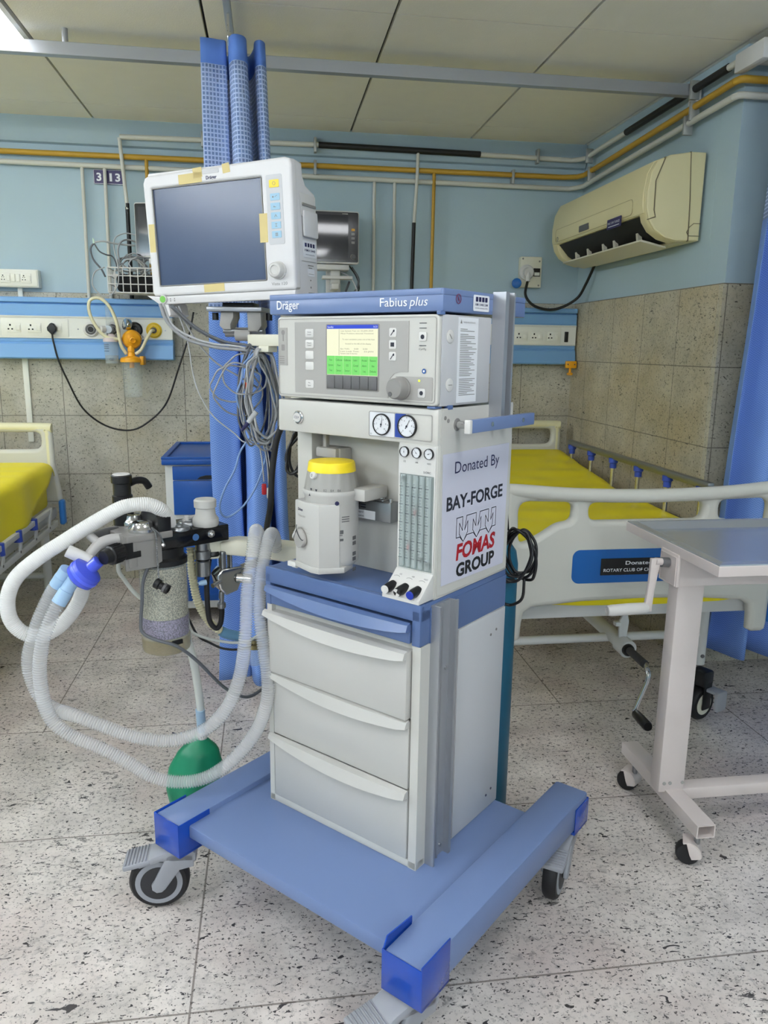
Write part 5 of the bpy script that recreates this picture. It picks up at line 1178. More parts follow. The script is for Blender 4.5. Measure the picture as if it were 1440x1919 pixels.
# oxygen humidifier
hm = thing('oxygen_humidifier', 'clear oxygen flowmeter with humidifier bottle on the left bedhead panel', 'flowmeter', (-.812, 4.24, 1.2))
mb = MB(); mb.lathe([(.030, 1.205), (.033, 1.212), (.036, 1.31), (.036, 1.318)], p=(-.810, 4.225, 0), n=30); mb.build('bottle', M_GLASS, hm)
mb = MB(); mb.lathe([(.0315, 1.208), (.033, 1.248)], p=(-.810, 4.225, 0), n=30); mb.build('water', mat('water', (190, 200, 204), rough=.05, alpha=.35), hm)
mb = MB(); mb.lathe([(.039, 1.316), (.039, 1.334), (.022, 1.342), (.014, 1.356)], p=(-.810, 4.225, 0), n=30); mb.build('bottle_lid', mat('lid_pinkish_white', (224, 208, 206), rough=.35, alpha=.9), hm)
mb = MB(); mb.lathe([(.012, 1.385), (.012, 1.490), (.008, 1.498)], p=(-.818, 4.225, 0), n=20); mb.build('flow_tube', M_GLASS, hm)
mb = MB(); mb.lathe([(.020, -.02), (.022, .0), (.022, .035)], p=(-.818, 4.225, 1.378), axis=(0, 1, 0), n=24); mb.cyl((-.818, 4.225, 1.345), (-.818, 4.225, 1.39), .012); mb.build('valve_body', M_BRUSH, hm)
mb = MB(); mb.lathe([(.018, 0), (.018, .022), (.014, .026)], p=(-.835, 4.215, 1.378), axis=(-.75, -.6, 0), n=20); mb.build('control_knob', M_WPL, hm)
mb = MB()
for z in (1.302, 1.292, 1.282, 1.268): mb.box(-.838, -.815, 4.186, 4.1885, z, z+.002)
mb.text('O2', -.815, -.795, 1.222, .012, FRONT(4.188)); mb.build('bottle_print', M_INK, hm)
# suction regulator and jar
sr = thing('suction_unit', 'yellow suction regulator with clear graduated jar below the left bedhead panel', 'suction unit', (-.712, 4.23, 1.03))
mb = MB(); mb.lathe([(.030, 0), (.046, .006), (.049, .016), (.049, .026), (.040, .040), (.018, .046), (.018, .060), (.012, .064), (.010, .058), (0, .058)], p=(-.712, 4.252, 1.332), axis=(.28, -.95, -.14), n=40); mb.build('regulator', M_ORNG, sr)
mb = MB(); mb.lathe([(.027, 0), (.029, .003), (.029, .024), (.026, .026), (0, .024)], p=(-.718, 4.245, 1.402), axis=(-.75, -.62, .2), n=32); mb.build('vacuum_gauge', M_STEEL, sr)
mb = MB(); mb.cyl((-.712, 4.26, 1.345), (-.712, 4.30, 1.378), .014); mb.cyl((-.672, 4.25, 1.35), (-.655, 4.25, 1.34), .008); mb.build('connector', M_BRUSH, sr)
mb = MB(); mb.lathe([(.012, 1.262), (.018, 1.268), (.018, 1.284), (.012, 1.296)], p=(-.712, 4.225, 0), n=24); mb.lathe([(.057, 1.214), (.057, 1.226), (.052, 1.236), (.020, 1.245), (.016, 1.265)], p=(-.712, 4.225, 0), n=40); mb.box(-.668, -.648, 4.20, 4.28, 1.20, 1.245, b=.004); mb.build('jar_lid', M_ORNG, sr)
mb = MB(); mb.lathe([(.040, 1.035), (.046, 1.045), (.052, 1.205), (.052, 1.216)], p=(-.712, 4.225, 0), n=40); mb.build('jar', M_GLASS, sr)
mb = MB(); mb.cyl((-.712, 4.225, 1.215), (-.712, 4.225, 1.185), .012); mb.build('jar_float', M_ORNG, sr)
mb = MB()
for k in range(7): mb.box(-.752, -.735, 4.1795, 4.1815, 1.196-k*.022, 1.1985-k*.022)
mb.text('4', -.716, -.704, 1.150, .016, FRONT(4.176)); mb.text('3', -.694, -.682, 1.142, .016, FRONT(4.176)); mb.build('jar_scale', M_GREYD, sr)
sh = thing('suction_hose', 'cream suction hose looped above the yellow regulator and plugged beside it', 'hose', (-.72, 4.2, 1.25))
MB().tube([(-.735, 4.22, 1.255), (-.757, 4.205, 1.30), (-.765, 4.195, 1.365), (-.772, 4.19, 1.42), (-.80, 4.185, 1.49), (-.845, 4.185, 1.53), (-.893, 4.185, 1.518), (-.90, 4.19, 1.46), (-.875, 4.195, 1.395), (-.835, 4.2, 1.345), (-.79, 4.2, 1.330), (-.755, 4.215, 1.332)], .0085, n=10).build('hose_loop', M_CREAMH, sh, ang=180)
MB().tube([(-.690, 4.225, 1.255), (-.66, 4.225, 1.28), (-.635, 4.24, 1.33), (-.612, 4.26, 1.372), (-.602, 4.285, 1.378)], .0085, n=10).build('hose_tail', M_CREAMH, sh, ang=180)

# switch board top left; its lead casing; lower casing
sw = thing('switch_board', 'white double socket board on the blue wall at the left edge', 'socket board', (-1.35, YB, 1.583))
B(-1.62, -1.170, YB-.045, YB+.012, 1.583, 1.672, b=.003).build('back_box', M_SOCK, sw)
B(-1.615, -1.175, YB-.050, YB-.045, 1.588, 1.667, b=.002).build('cover_plate', M_SOCK, sw)
for x in (-1.327, -1.226): socket3(sw, x, 1.628, YB-.050, .7, five=True)
for x in (-1.290, -1.266): B(x-.009, x+.009, YB-.057, YB-.049, 1.610, 1.648, b=.002).build('rocker_switch', M_SOCK, sw)
sole(B(-1.285, -1.262, YB-.012, YB+.012, 1.535, 1.584, b=.001), 'cable_casing', M_SOCK, 'short white casing between switch board and left bedhead panel', 'casing')
sole(B(-1.292, -1.264, YB-.014, YB, .785, 1.226, b=.001), 'cable_casing', M_SOCK, 'tall white casing down the stone wall behind the left bed', 'casing')
sole(B(1.345, 1.385, YB-.014, YB, .70, 1.226, b=.001), 'cable_casing', M_SOCK, 'white casing down the stone below the right bedhead panel', 'casing')
# room sign
sg = thing('room_sign', 'dark purple bed number sign reading 3113, behind the white pipes', 'sign', (-.80, YB, 2.106))
MB().prism(rrect(-.876, -.728, 2.106, 2.176, .004), -.008, .0, M=FRONT(YB+.0)).build('plate', M_SIGNP, sg)
FSg = FRONT(YB-.001)
mb = MB(); mb.text('3', -.861, -.837, 2.122, .038, FSg, bold=.03); mb.text('1', -.826, -.814, 2.122, .038, FSg, bold=.03); mb.text('1', -.797, -.785, 2.122, .038, FSg, bold=.03); mb.text('3', -.769, -.744, 2.122, .038, FSg, bold=.03); mb.plate([rrect(-.875, -.729, 2.107, 2.175, .004), rrect(-.873, -.731, 2.109, 2.173, .003)], 0, .0006, M=FSg)
mb.build('lettering', M_INKW, sg)

# ---------------------------------------------------------------- pipes along the walls
def clamp(par, P, along):
    x, y, z = P
    if along == 'x': B(x-.007, x+.007, y-.020, y+.02, z-.036, z+.036, b=.002).build('clamp', M_CLAMP, par)
    else: B(x-.020, x+.02, y-.007, y+.007, z-.036, z+.036, b=.002).build('clamp', M_CLAMP, par)
XW = XR-.030; YPW = YP-.022
def run(label, parts, sleeves, clamps, name, m):
    P = parts[0][1]; t = thing(name, label, 'pipe', (P[0][0], P[0][1], min(p[2] for _, q, _r in parts for p in q)))
    for nm, pts, r in parts: MB().tube(pts, r, n=10, spline=False).build(nm, m, t)
    for pts, r in sleeves: MB().tube(pts, r, n=10, spline=False).build('black_sleeve', M_PIPEK, t)
    for Q, al in clamps: clamp(t, Q, al)
    return t
YC = YB-.045
run('white conduit with a long black sleeve along the top of the back wall', [('pipe', [(-.728, YC, 2.325), (.253, YC, 2.335), (1.45, YC, 2.325), (1.655, YC, 2.322), (1.690, YC-.03, 2.322)], .0125)], [([(.27, YC, 2.335), (1.14, YC, 2.329)], .0155)], [((x, YC, 2.332), 'x') for x in (-.32, .253, 1.46)], 'conduit', M_PIPEW)
run('white conduit with a long black sleeve along the top of the right wall', [('pipe', [(1.690, YC-.03, 2.322), (XW, YC-.06, 2.323), (XW, 4.1, 2.328), (XW, 3.1, 2.340), (XW, 2.88, 2.342)], .0125)], [([(XW, 3.78, 2.332), (XW, 2.93, 2.342)], .0155)], [((XW, 3.17, 2.335), 'y'), ((XW, 4.22, 2.324), 'y')], 'conduit', M_PIPEW)
run('topmost white conduit end round the right pillar', [('pipe', [(XW, 2.88, 2.342), (XW+.004, YPW+.006, 2.342), (XW+.02, YPW, 2.342), (1.82, YPW, 2.342), (2.6, YPW, 2.342)], .0125)], [], [], 'conduit', M_PIPEW)
YG = YB-.030
run('yellow ochre gas pipe along the back wall with two thin drops', [('pipe', [(-3.1, YG, 2.235), (1.62, YG, 2.237), (1.69, YG-.02, 2.238)], .0135), ('drop_pipe', [(.893, YG, 2.237), (.891, YG, 1.54)], .0095), ('drop_pipe', [(-.606, YG, 2.237), (-.606, YG, 1.54)], .0095)], [], [((x, YG, 2.225), 'x') for x in (-.31, .253, 1.33)], 'gas_pipe', M_PIPEY)
run('yellow ochre gas pipe rising along the right wall above the air conditioner', [('pipe', [(1.69, YG-.02, 2.238), (XW, YG-.06, 2.240), (XW, 4.0, 2.246), (XW, 3.0, 2.275), (XW, 2.88, 2.279)], .0135)], [], [((XW, 4.18, 2.225), 'y'), ((XW, 3.16, 2.255), 'y')], 'gas_pipe', M_PIPEY)
run('yellow ochre gas pipe end bent round the right pillar', [('pipe', [(XW, 2.88, 2.279), (XW+.004, YPW+.006, 2.279), (XW+.02, YPW, 2.28), (1.82, YPW, 2.28), (2.6, YPW, 2.28)], .0135)], [], [], 'gas_pipe', M_PIPEY)
YW = YB-.022
run('lower white conduit below the yellow pipe on the back wall with four drops', [('pipe', [(-3.1, YW, 2.196), (-.3, YW, 2.186), (1.55, YW, 2.180), (1.655, YW, 2.180), (1.69, YW-.03, 2.181)], .0125)]+[('drop_pipe', [(x, YB-.02, 2.19), (x-(.006 if x < 0 else 0), YB-.018, 1.54)], .0088) for x in (-.925, -.815, .570, .680)], [], [], 'conduit', M_PIPEW)
run('lower white conduit below the yellow pipe on the right wall', [('pipe', [(1.69, YW-.03, 2.181), (XW, YW-.07, 2.183), (XW, 4.0, 2.192), (XW, 3.05, 2.222), (XW, 2.88, 2.226)], .0125)], [], [((XW, 3.20, 2.21), 'y')], 'conduit', M_PIPEW)
run('lowest white conduit end bent round the right pillar', [('pipe', [(XW, 2.88, 2.226), (XW+.004, YPW+.006, 2.226), (XW+.02, YPW, 2.226), (1.82, YPW, 2.226), (2.6, YPW, 2.226)], .0125)], [], [], 'conduit', M_PIPEW)
run('white drop conduit with black end, running down past the number sign', [('pipe', [(-.731, YB-.045, 2.32), (-.722, YB-.05, 2.2), (-.708, YB-.05, 1.98)], .0095)], [([(-.708, YB-.05, 2.01), (-.712, YB-.03, 1.54)], .0105)], [], 'conduit', M_PIPEW)
run('white drop conduit with black end, left of the yellow drop pipe', [('pipe', [(.800, YB-.045, 2.32), (.796, YB-.05, 2.19), (.786, YB-.035, 1.95)], .0088)], [([(.7865, YB-.036, 1.97), (.782, YB-.024, 1.54)], .0100)], [], 'conduit', M_PIPEW)

# AC isolator box with round plug
ib = thing('isolator_box', 'cream isolator box with round white plug and blue cap near the air conditioner', 'switch box', (1.45, YB, 1.648))
B(1.400, 1.522, YB-.035, YB+.012, 1.648, 1.814, b=.004).build('back_box', M_CREAM, ib)
mb = MB(); mb.lathe([(.042, 0), (.042, .012), (.036, .018)], p=(1.432, YB-.035, 1.728), axis=(0, -1, 0), n=32); mb.cyl((1.432, YB-.05, 1.728), (1.432, YB-.085, 1.724), .026); mb.cyl((1.432, YB-.07, 1.724), (1.428, YB-.085, 1.675), .016, .011); mb.build('round_plug', M_WPL, ib)
mb = MB(); mb.lathe([(.027, 0), (.027, .016), (.020, .020)], p=(1.378, YB-.040, 1.668), axis=(-.3, -.95, 0), n=28); mb.build('socket_cap', M_BEDB, ib, label='blue socket cap')
B(1.474, 1.512, YB-.040, YB-.034, 1.708, 1.752, b=.001).build('breaker_window', M_ACD, ib)
B(1.478, 1.508, YB-.043, YB-.036, 1.712, 1.730, b=.001).build('breaker', M_SOCK, ib)
for x, z in ((1.410, 1.802), (1.507, 1.66), (1.507, 1.79)): MB().cyl((x, YB-.037, z), (x, YB-.034, z), .005, n=12).build('screw', M_GREYD, ib)
cable('air_conditioner_lead', [(1.738, 4.07, 1.79), (1.728, 4.1, 1.74), (1.712, 4.15, 1.66), (1.69, 4.2, 1.59), (1.625, 4.24, 1.542), (1.55, 4.255, 1.525), (1.46, 4.255, 1.545), (1.41, 4.26, 1.60), (1.425, YB-.085, 1.675)], .0075, M_PIPEK, 'thick black lead from the air conditioner to the isolator box')
# small yellow holder on the right panel end
yc = thing('rail_clip', 'small yellow plastic clip below the right end of the right bedhead panel', 'clip', (1.70, 4.27, 1.165))
B(1.672, 1.735, 4.262, 4.284, 1.205, 1.245, b=.004).build('clip_body', M_ORNG, yc)
mb = MB(); mb.cyl((1.70, 4.272, 1.207), (1.70, 4.272, 1.178), .007); mb.lathe([(.008, 0), (.017, .004), (.017, .012), (.012, .016)], p=(1.70, 4.272, 1.164), n=20); mb.build('clip_knob', M_ORNG, yc)
for x in (1.682, 1.722): MB().cyl((x, 4.260, 1.226), (x, 4.263, 1.226), .004, n=10).build('screw', M_KEYG, yc)

# ---------------------------------------------------------------- dark wall monitors, basket
def wallmon(F, label, w_, h_, brand):
    t = thing('wall_monitor', label, 'monitor', (0, .03, -h_/2), F)
    mb = MB(); mb.plate([rrect(-w_/2, w_/2, -h_/2, h_/2, .012)], -.03, .012, bev=.008, M=FRONT(0)); mb.box(-w_*.42, w_*.42, .02, .075, -h_*.42, h_*.42, b=.012); mb.build('housing', M_WPL, t)
    MB().prism(rrect(-w_/2+.006, w_/2-.006, -h_/2+.008, h_/2-.007, .008), .012, .014, M=FRONT(0)).build('black_front', M_BLACKG, t)
    MB().prism(rrect(-w_/2+.022, w_/2-.058, -h_/2+.022, h_/2-.022, .002), .014, .0148, M=FRONT(0)).build('screen', mat('dark_glass', (20, 24, 34), rough=.05, spec=.8), t)
    mb = MB(); mb.text('monitor', w_/2-.09, w_/2-.055, h_/2-.017, .006, FRONT(-.0146)) if 0 else mb.box(w_/2-.09, w_/2-.06, -.0152, -.0146, h_/2-.017, h_/2-.013)
    mb.build('front_mark', M_GREYP, t)
    for k, m in enumerate((mat('key_amber', (206, 150, 50), rough=.4), M_GREYD, M_GREYD, M_GREYD)):
        MB().prism(rrect(w_/2-.042, w_/2-.024, h_/2-.098-k*.021, h_/2-.086-k*.021, .002), .014, .0155, M=FRONT(0)).build('soft_key', m, t)
    MB().lathe([(.013, 0), (.013, .012), (.011, .014), (0, .013)], axis=(0, 0, 1), n=24, M=FRONT(-.014, w_/2-.032, -h_/2+.036)).build('knob', M_KEYG, t)
    MB().plate([circ(0, 0, .0145, 24), circ(0, 0, .0128, 24)], 0, .001, M=FRONT(-.014, w_/2-.032, -h_/2+.036)).build('knob_ring', M_GREYP, t)
    return t
WM1 = wallmon(Matrix.Translation((.315, 4.20, 1.862)) @ Matrix.Rotation(math.radians(2), 4, 'Z'), 'dark screened wall monitor right of the white patient monitor', .315, .262, 'r')
WM2 = wallmon(Matrix.Translation((-.50, 4.15, 1.862)) @ Matrix.Rotation(math.radians(-14), 4, 'Z'), 'dark screened wall monitor peeping out left behind the white patient monitor', .315, .262, 'l')
def part_world(mb, name, m, par, **k):
    W = par.matrix_world.copy(); o_ = BASE[par.name]; F_ = W @ Matrix.Translation(-o_)
    inv = F_.inverted(); mb.v = [inv @ v for v in mb.v]
    return mb.build(name, m, par, **k)
bpy.context.view_layer.update()
for par, x, y in ((WM1, .34, 4.22), (WM2, -.50, 4.18)):
    mb = MB(); mb.box(x-.01, x+.03, y, YB-.01, 1.605, 1.640, b=.004); mb.box(x-.09, x+.08, y-.03, y+.07, 1.70, 1.727, b=.004); mb.box(x-.015, x+.035, y-.0, y+.04, 1.63, 1.705, b=.004); mb.box(x-.06, x+.10, y-.02, y+.05, 1.655, 1.672, b=.004)
    ar = part_world(mb, 'monitor_arm', M_WPL, par)
    part_world(B(x-.03, x+.05, YB-.012, YB+.0, 1.56, 1.78, b=.003), 'wall_plate', M_WPL, par)
    part_world(MB().tube([(x+.10, y+.03, 1.72), (x+.135, y+.02, 1.66), (x+.12, y+.03, 1.60), (x+.07, y+.05, 1.585), (x+.09, y+.05, 1.65)], .006, n=8), 'arm_cable', M_GREYW3, par, ang=180)
    part_world(MB().tube([(x+.085, y+.03, 1.73), (x+.125, y+.02, 1.67), (x+.140, y+.03, 1.615), (x+.125, y+.05, 1.575)], .0035, n=8), 'arm_cable', M_BLACK, par, ang=180)
    part_world(MB().tube([(x+.03, y+.03, 1.70), (x+.09, y+.0, 1.665), (x+.125, y+.01, 1.60), (x+.10, y+.05, 1.57)], .004, n=8), 'arm_cable', M_GREYW2, par, ang=180)
wb = thing('wire_basket', 'white wire basket on the wall behind the monitor, full of grey leads', 'basket', (-.66, 4.2, 1.555))
mb = MB(); bx0, bx1, by0, by1, bz0, bz1 = -.79, -.535, 4.13, 4.30, 1.558, 1.676
def wire(*p): mb.tube(p, .0028, n=6, spline=False)
for z in (bz0, bz0+.04, bz0+.08, bz1): mb.tube([(bx0, by0, z), (bx1, by0, z), (bx1, by1, z), (bx0, by1, z)], .0028 if z < bz1 else .0036, n=6, spline=False, closed=True)
for k in range(8):
    x = bx0+(bx1-bx0)*k/7; wire((x, by1, bz1), (x, by1, bz0), (x, by0, bz0), (x, by0, bz1))
for k in range(1, 5):
    y = by0+(by1-by0)*k/5; wire((bx0, y, bz1), (bx0, y, bz0), (bx1, y, bz0), (bx1, y, bz1))
mb.build('wire_mesh', M_WPL, wb)
B(-.80, -.53, 4.30, YB, 1.64, 1.66, b=.002).build('hanger', M_WPL, wb)
sole(MB().box(-.755, -.56, 4.16, 4.28, 1.563, 1.650, b=.02, seg=3), 'cuff_pouch', mat('black_cloth', (24, 24, 26), rough=.85), 'black cloth cuff lying in the white wire basket', 'pouch')
bk = thing('basket_leads', 'grey monitor leads heaped in and over the wire basket', 'cables', (-.67, 4.2, 1.64))
random.seed(21)
for k in range(9):
    cx, cz = random.uniform(-.70, -.58), random.uniform(1.675, 1.72)
    MB().tube([(p[0], 4.20+(p[1]-1.95)*1.5, p[2]) for p in loop(cx, cz, random.uniform(.04, .075), random.uniform(.03, .05), 1.95+random.uniform(-.02, .02), random.uniform(-.6, .6), .004)], random.choice((.0035, .0045)), n=7, steps=5, closed=True).build('lead', (M_GREYW, M_GREYW2, M_GREYP)[k % 3], bk, ang=180)
for e, r, m in (([(-.84, 4.12, 1.79), (-.86, 4.12, 1.76), (-.85, 4.12, 1.71), (-.815, 4.12, 1.665), (-.80, 4.13, 1.63)], .0045, M_GREYW3), ([(-.845, 4.12, 1.79), (-.80, 4.12, 1.797), (-.74, 4.15, 1.79), (-.66, 4.19, 1.79)], .0045, M_GREYW2), ([(-.842, 4.12, 1.785), (-.82, 4.12, 1.75), (-.79, 4.13, 1.735), (-.765, 4.15, 1.73), (-.75, 4.15, 1.70), (-.745, 4.15, 1.66)], .0035, M_GREYW3),
                ([(-.65, 4.2, 1.84), (-.70, 4.18, 1.845), (-.745, 4.15, 1.82), (-.755, 4.15, 1.775), (-.745, 4.14, 1.72), (-.735, 4.12, 1.66), (-.74, 4.11, 1.59), (-.78, 4.11, 1.54), (-.825, 4.11, 1.545), (-.86, 4.11, 1.59), (-.845, 4.11, 1.65), (-.80, 4.12, 1.675)], .003, M_GREYW2), ([(-.65, 4.2, 1.805), (-.69, 4.18, 1.815), (-.72, 4.15, 1.80), (-.735, 4.14, 1.76), (-.73, 4.14, 1.70)], .0045, M_GREYW)):
    MB().tube(e, r, n=7, steps=6).build('lead', m, bk, ang=180)
mb = MB(); mb.cyl((-.842, 4.12, 1.785), (-.846, 4.12, 1.81), .006, .003); mb.build('lead_plug', mat('pale_green_plug', (200, 226, 206), rough=.4), bk)
ml = thing('monitor_leads', 'grey and yellow leads plugged into the left flank of the white monitor', 'cables', (-.22, 2.1, 1.45))
random.seed(4)
for k in range(7):
    s_ = k*.014
    P_ = [FMO @ Vector(p) for p in ((-.165, .07, .045-s_*2.2), (-.192-.004*k % .01, .065, .03-s_*2.5), (-.205+.006*(k % 3), .07, -.02-s_*1.8), (-.190+.004*(k % 3), .07, -.09-s_*.6), (-.170, .06, -.145), (-.145, .05, -.18))]
    MB().tube(P_, .0038 if k % 2 else .0050, n=8, steps=6).build('lead', (M_GREYW3, M_GREYW2, M_GREYW)[k % 3] if k else mat('lilac_cable', (150, 152, 186), rough=.4), ml, ang=180)
P_ = [FMO @ Vector(p) for p in ((-.16, .06, .032), (-.18, .06, .030), (-.192, .06, .020))]
MB().tube(P_, .008, n=10).build('lead_plug', mat('plug_yellow', (226, 224, 70), rough=.4), ml, label='yellow plug')

# ---------------------------------------------------------------- air conditioner on the right wall
ac = thing('air_conditioner', 'aged cream split air conditioner with open flap, high on the right wall', 'air conditioner', (XR-.1, 3.6, 1.74))
M_SEAM = mat('seam_brown', (120, 110, 84), rough=.6)
FAc = frame((XR, 0, 0), (-1, 0, 0), (0, 0, 1))      # a = away from wall, b = z, out = +y... swept along y
Y0, Y1 = 3.085, 4.17
body = [(0, 1.748), (0, 2.085), (.06, 2.085), (.15, 2.070), (.205, 2.045), (.228, 2.0), (.238, 1.93), (.238, 1.885), (.228, 1.850), (.19, 1.845), (.12, 1.80), (.085, 1.742)]
def sweep(poly, ya, yb, b=.0): return MB().prism([(p[0], p[1]) for p in poly], ya, yb, M=frame((XR, 0, 0), (-1, 0, 0), (0, 0, 1)), b=b, seg=3)
endp = [(0, 1.748), (0, 2.085), (.06, 2.085), (.15, 2.070), (.205, 2.045), (.228, 2.0), (.238, 1.93), (.236, 1.870), (.222, 1.822), (.195, 1.785), (.15, 1.757), (.10, 1.744)]
sweep(body, Y0+.05, Y1-.05).build('chassis', M_AC, ac)
for ya, yb in ((Y0+.012, Y0+.075), (Y1-.075, Y1-.012)): sweep(endp, ya, yb, .004).build('end_cap', M_AC, ac)
sweep(endp[:-1]+[(.10, 1.746)], Y0-.0, Y0+.014, .006).build('side_cover', M_AC, ac)
mb = sweep([(.046, 1.745), (.052, 1.90), (.066, 2.085), (.069, 2.085), (.056, 1.90), (.050, 1.745)], Y0-.002, Y0+.01); mb.build('side_seam', M_SEAM, ac)
mb = sweep([(.17, 2.061), (.205, 1.97), (.203, 1.86), (.195, 1.832), (.228, 1.822), (.228, 1.825), (.199, 1.836), (.207, 1.86), (.209, 1.97), (.175, 2.061)], Y0-.002, Y0+.01); mb.build('side_seam', M_SEAM, ac)
mb = sweep([(0, 1.765), (.05, 1.765), (.058, 1.78), (.048, 1.80), (.03, 1.815), (0, 1.815), (0, 1.813), (.029, 1.813), (.046, 1.799), (.055, 1.78), (.049, 1.767), (0, 1.767)], Y0-.003, Y0+.01); mb.build('knockout_seam', M_SEAM, ac)
sweep([(.14, 2.075), (.207, 2.049), (.232, 2.0), (.242, 1.93), (.242, 1.884), (.234, 1.853), (.220, 1.853), (.222, 1.9), (.2, 2.03)], Y0+.03, Y1-.03, .003).build('front_panel', M_AC, ac)
sweep([(.075, 1.752), (.12, 1.803), (.19, 1.847), (.222, 1.846), (.17, 1.79), (.10, 1.748)], Y0+.09, Y1-.09).build('air_outlet', M_ACD, ac)
# hanging flap and its brackets
mb = MB(); Ff = frame((XR, 0, 0), (-1, 0, 0), (0, 0, 1)); mb.prism([(.088, 1.728), (.205, 1.752), (.206, 1.758), (.20, 1.760), (.088, 1.736)], Y0+.10, Y1-.11, M=Ff, b=.002); mb.build('flap', M_ACW, ac)
for y in (3.27, 3.50, 3.62, 3.80, 3.95): MB().prism([(.15, 1.745), (.17, 1.75), (.185, 1.85), (.172, 1.85)], y, y+.02, M=Ff).build('flap_bracket', M_ACW, ac)
FX = frame((XR-.242, 0, 0), (0, -1, 0), (0, 0, 1))
MB().prism(rrect(-3.77, -3.655, 1.866, 1.895, .004), -.002, .0015, M=FX).build('display_window', M_KEYG, ac)
mb = MB(); mb.prism(rrect(-3.44, -3.30, 1.830, 1.872, .003), 0, .0025, M=FX); st = mb.build('tonnage_sticker', M_SIGNP, ac)
mb = MB(); mb.text('MAX 7.0W TURNED', -3.43, -3.31, 1.849, .010, FX, d=.004); mb.box(XR-.2455, XR-.2450, 3.315, 3.425, 1.838, 1.841); mb.build('label_print', M_INKW, st)
mb = MB(); mb.plate([rrect(-4.09, -3.20, 1.858, 1.922, .02), rrect(-4.087, -3.203, 1.860, 1.920, .018)], -.001, .001, M=FX); mb.build('panel_seam', mat('seam_shadow_cream', (188, 176, 130), rough=.5), ac)
mb = MB(); mb.text('split', -3.275, -3.235, 1.866, .012, FX) if 0 else mb.plate([circ(-4.06, 1.872, .012, 16), circ(-4.06, 1.872, .009, 16)], 0, .001, M=FX); mb.build('maker_mark', M_GREYD, ac)
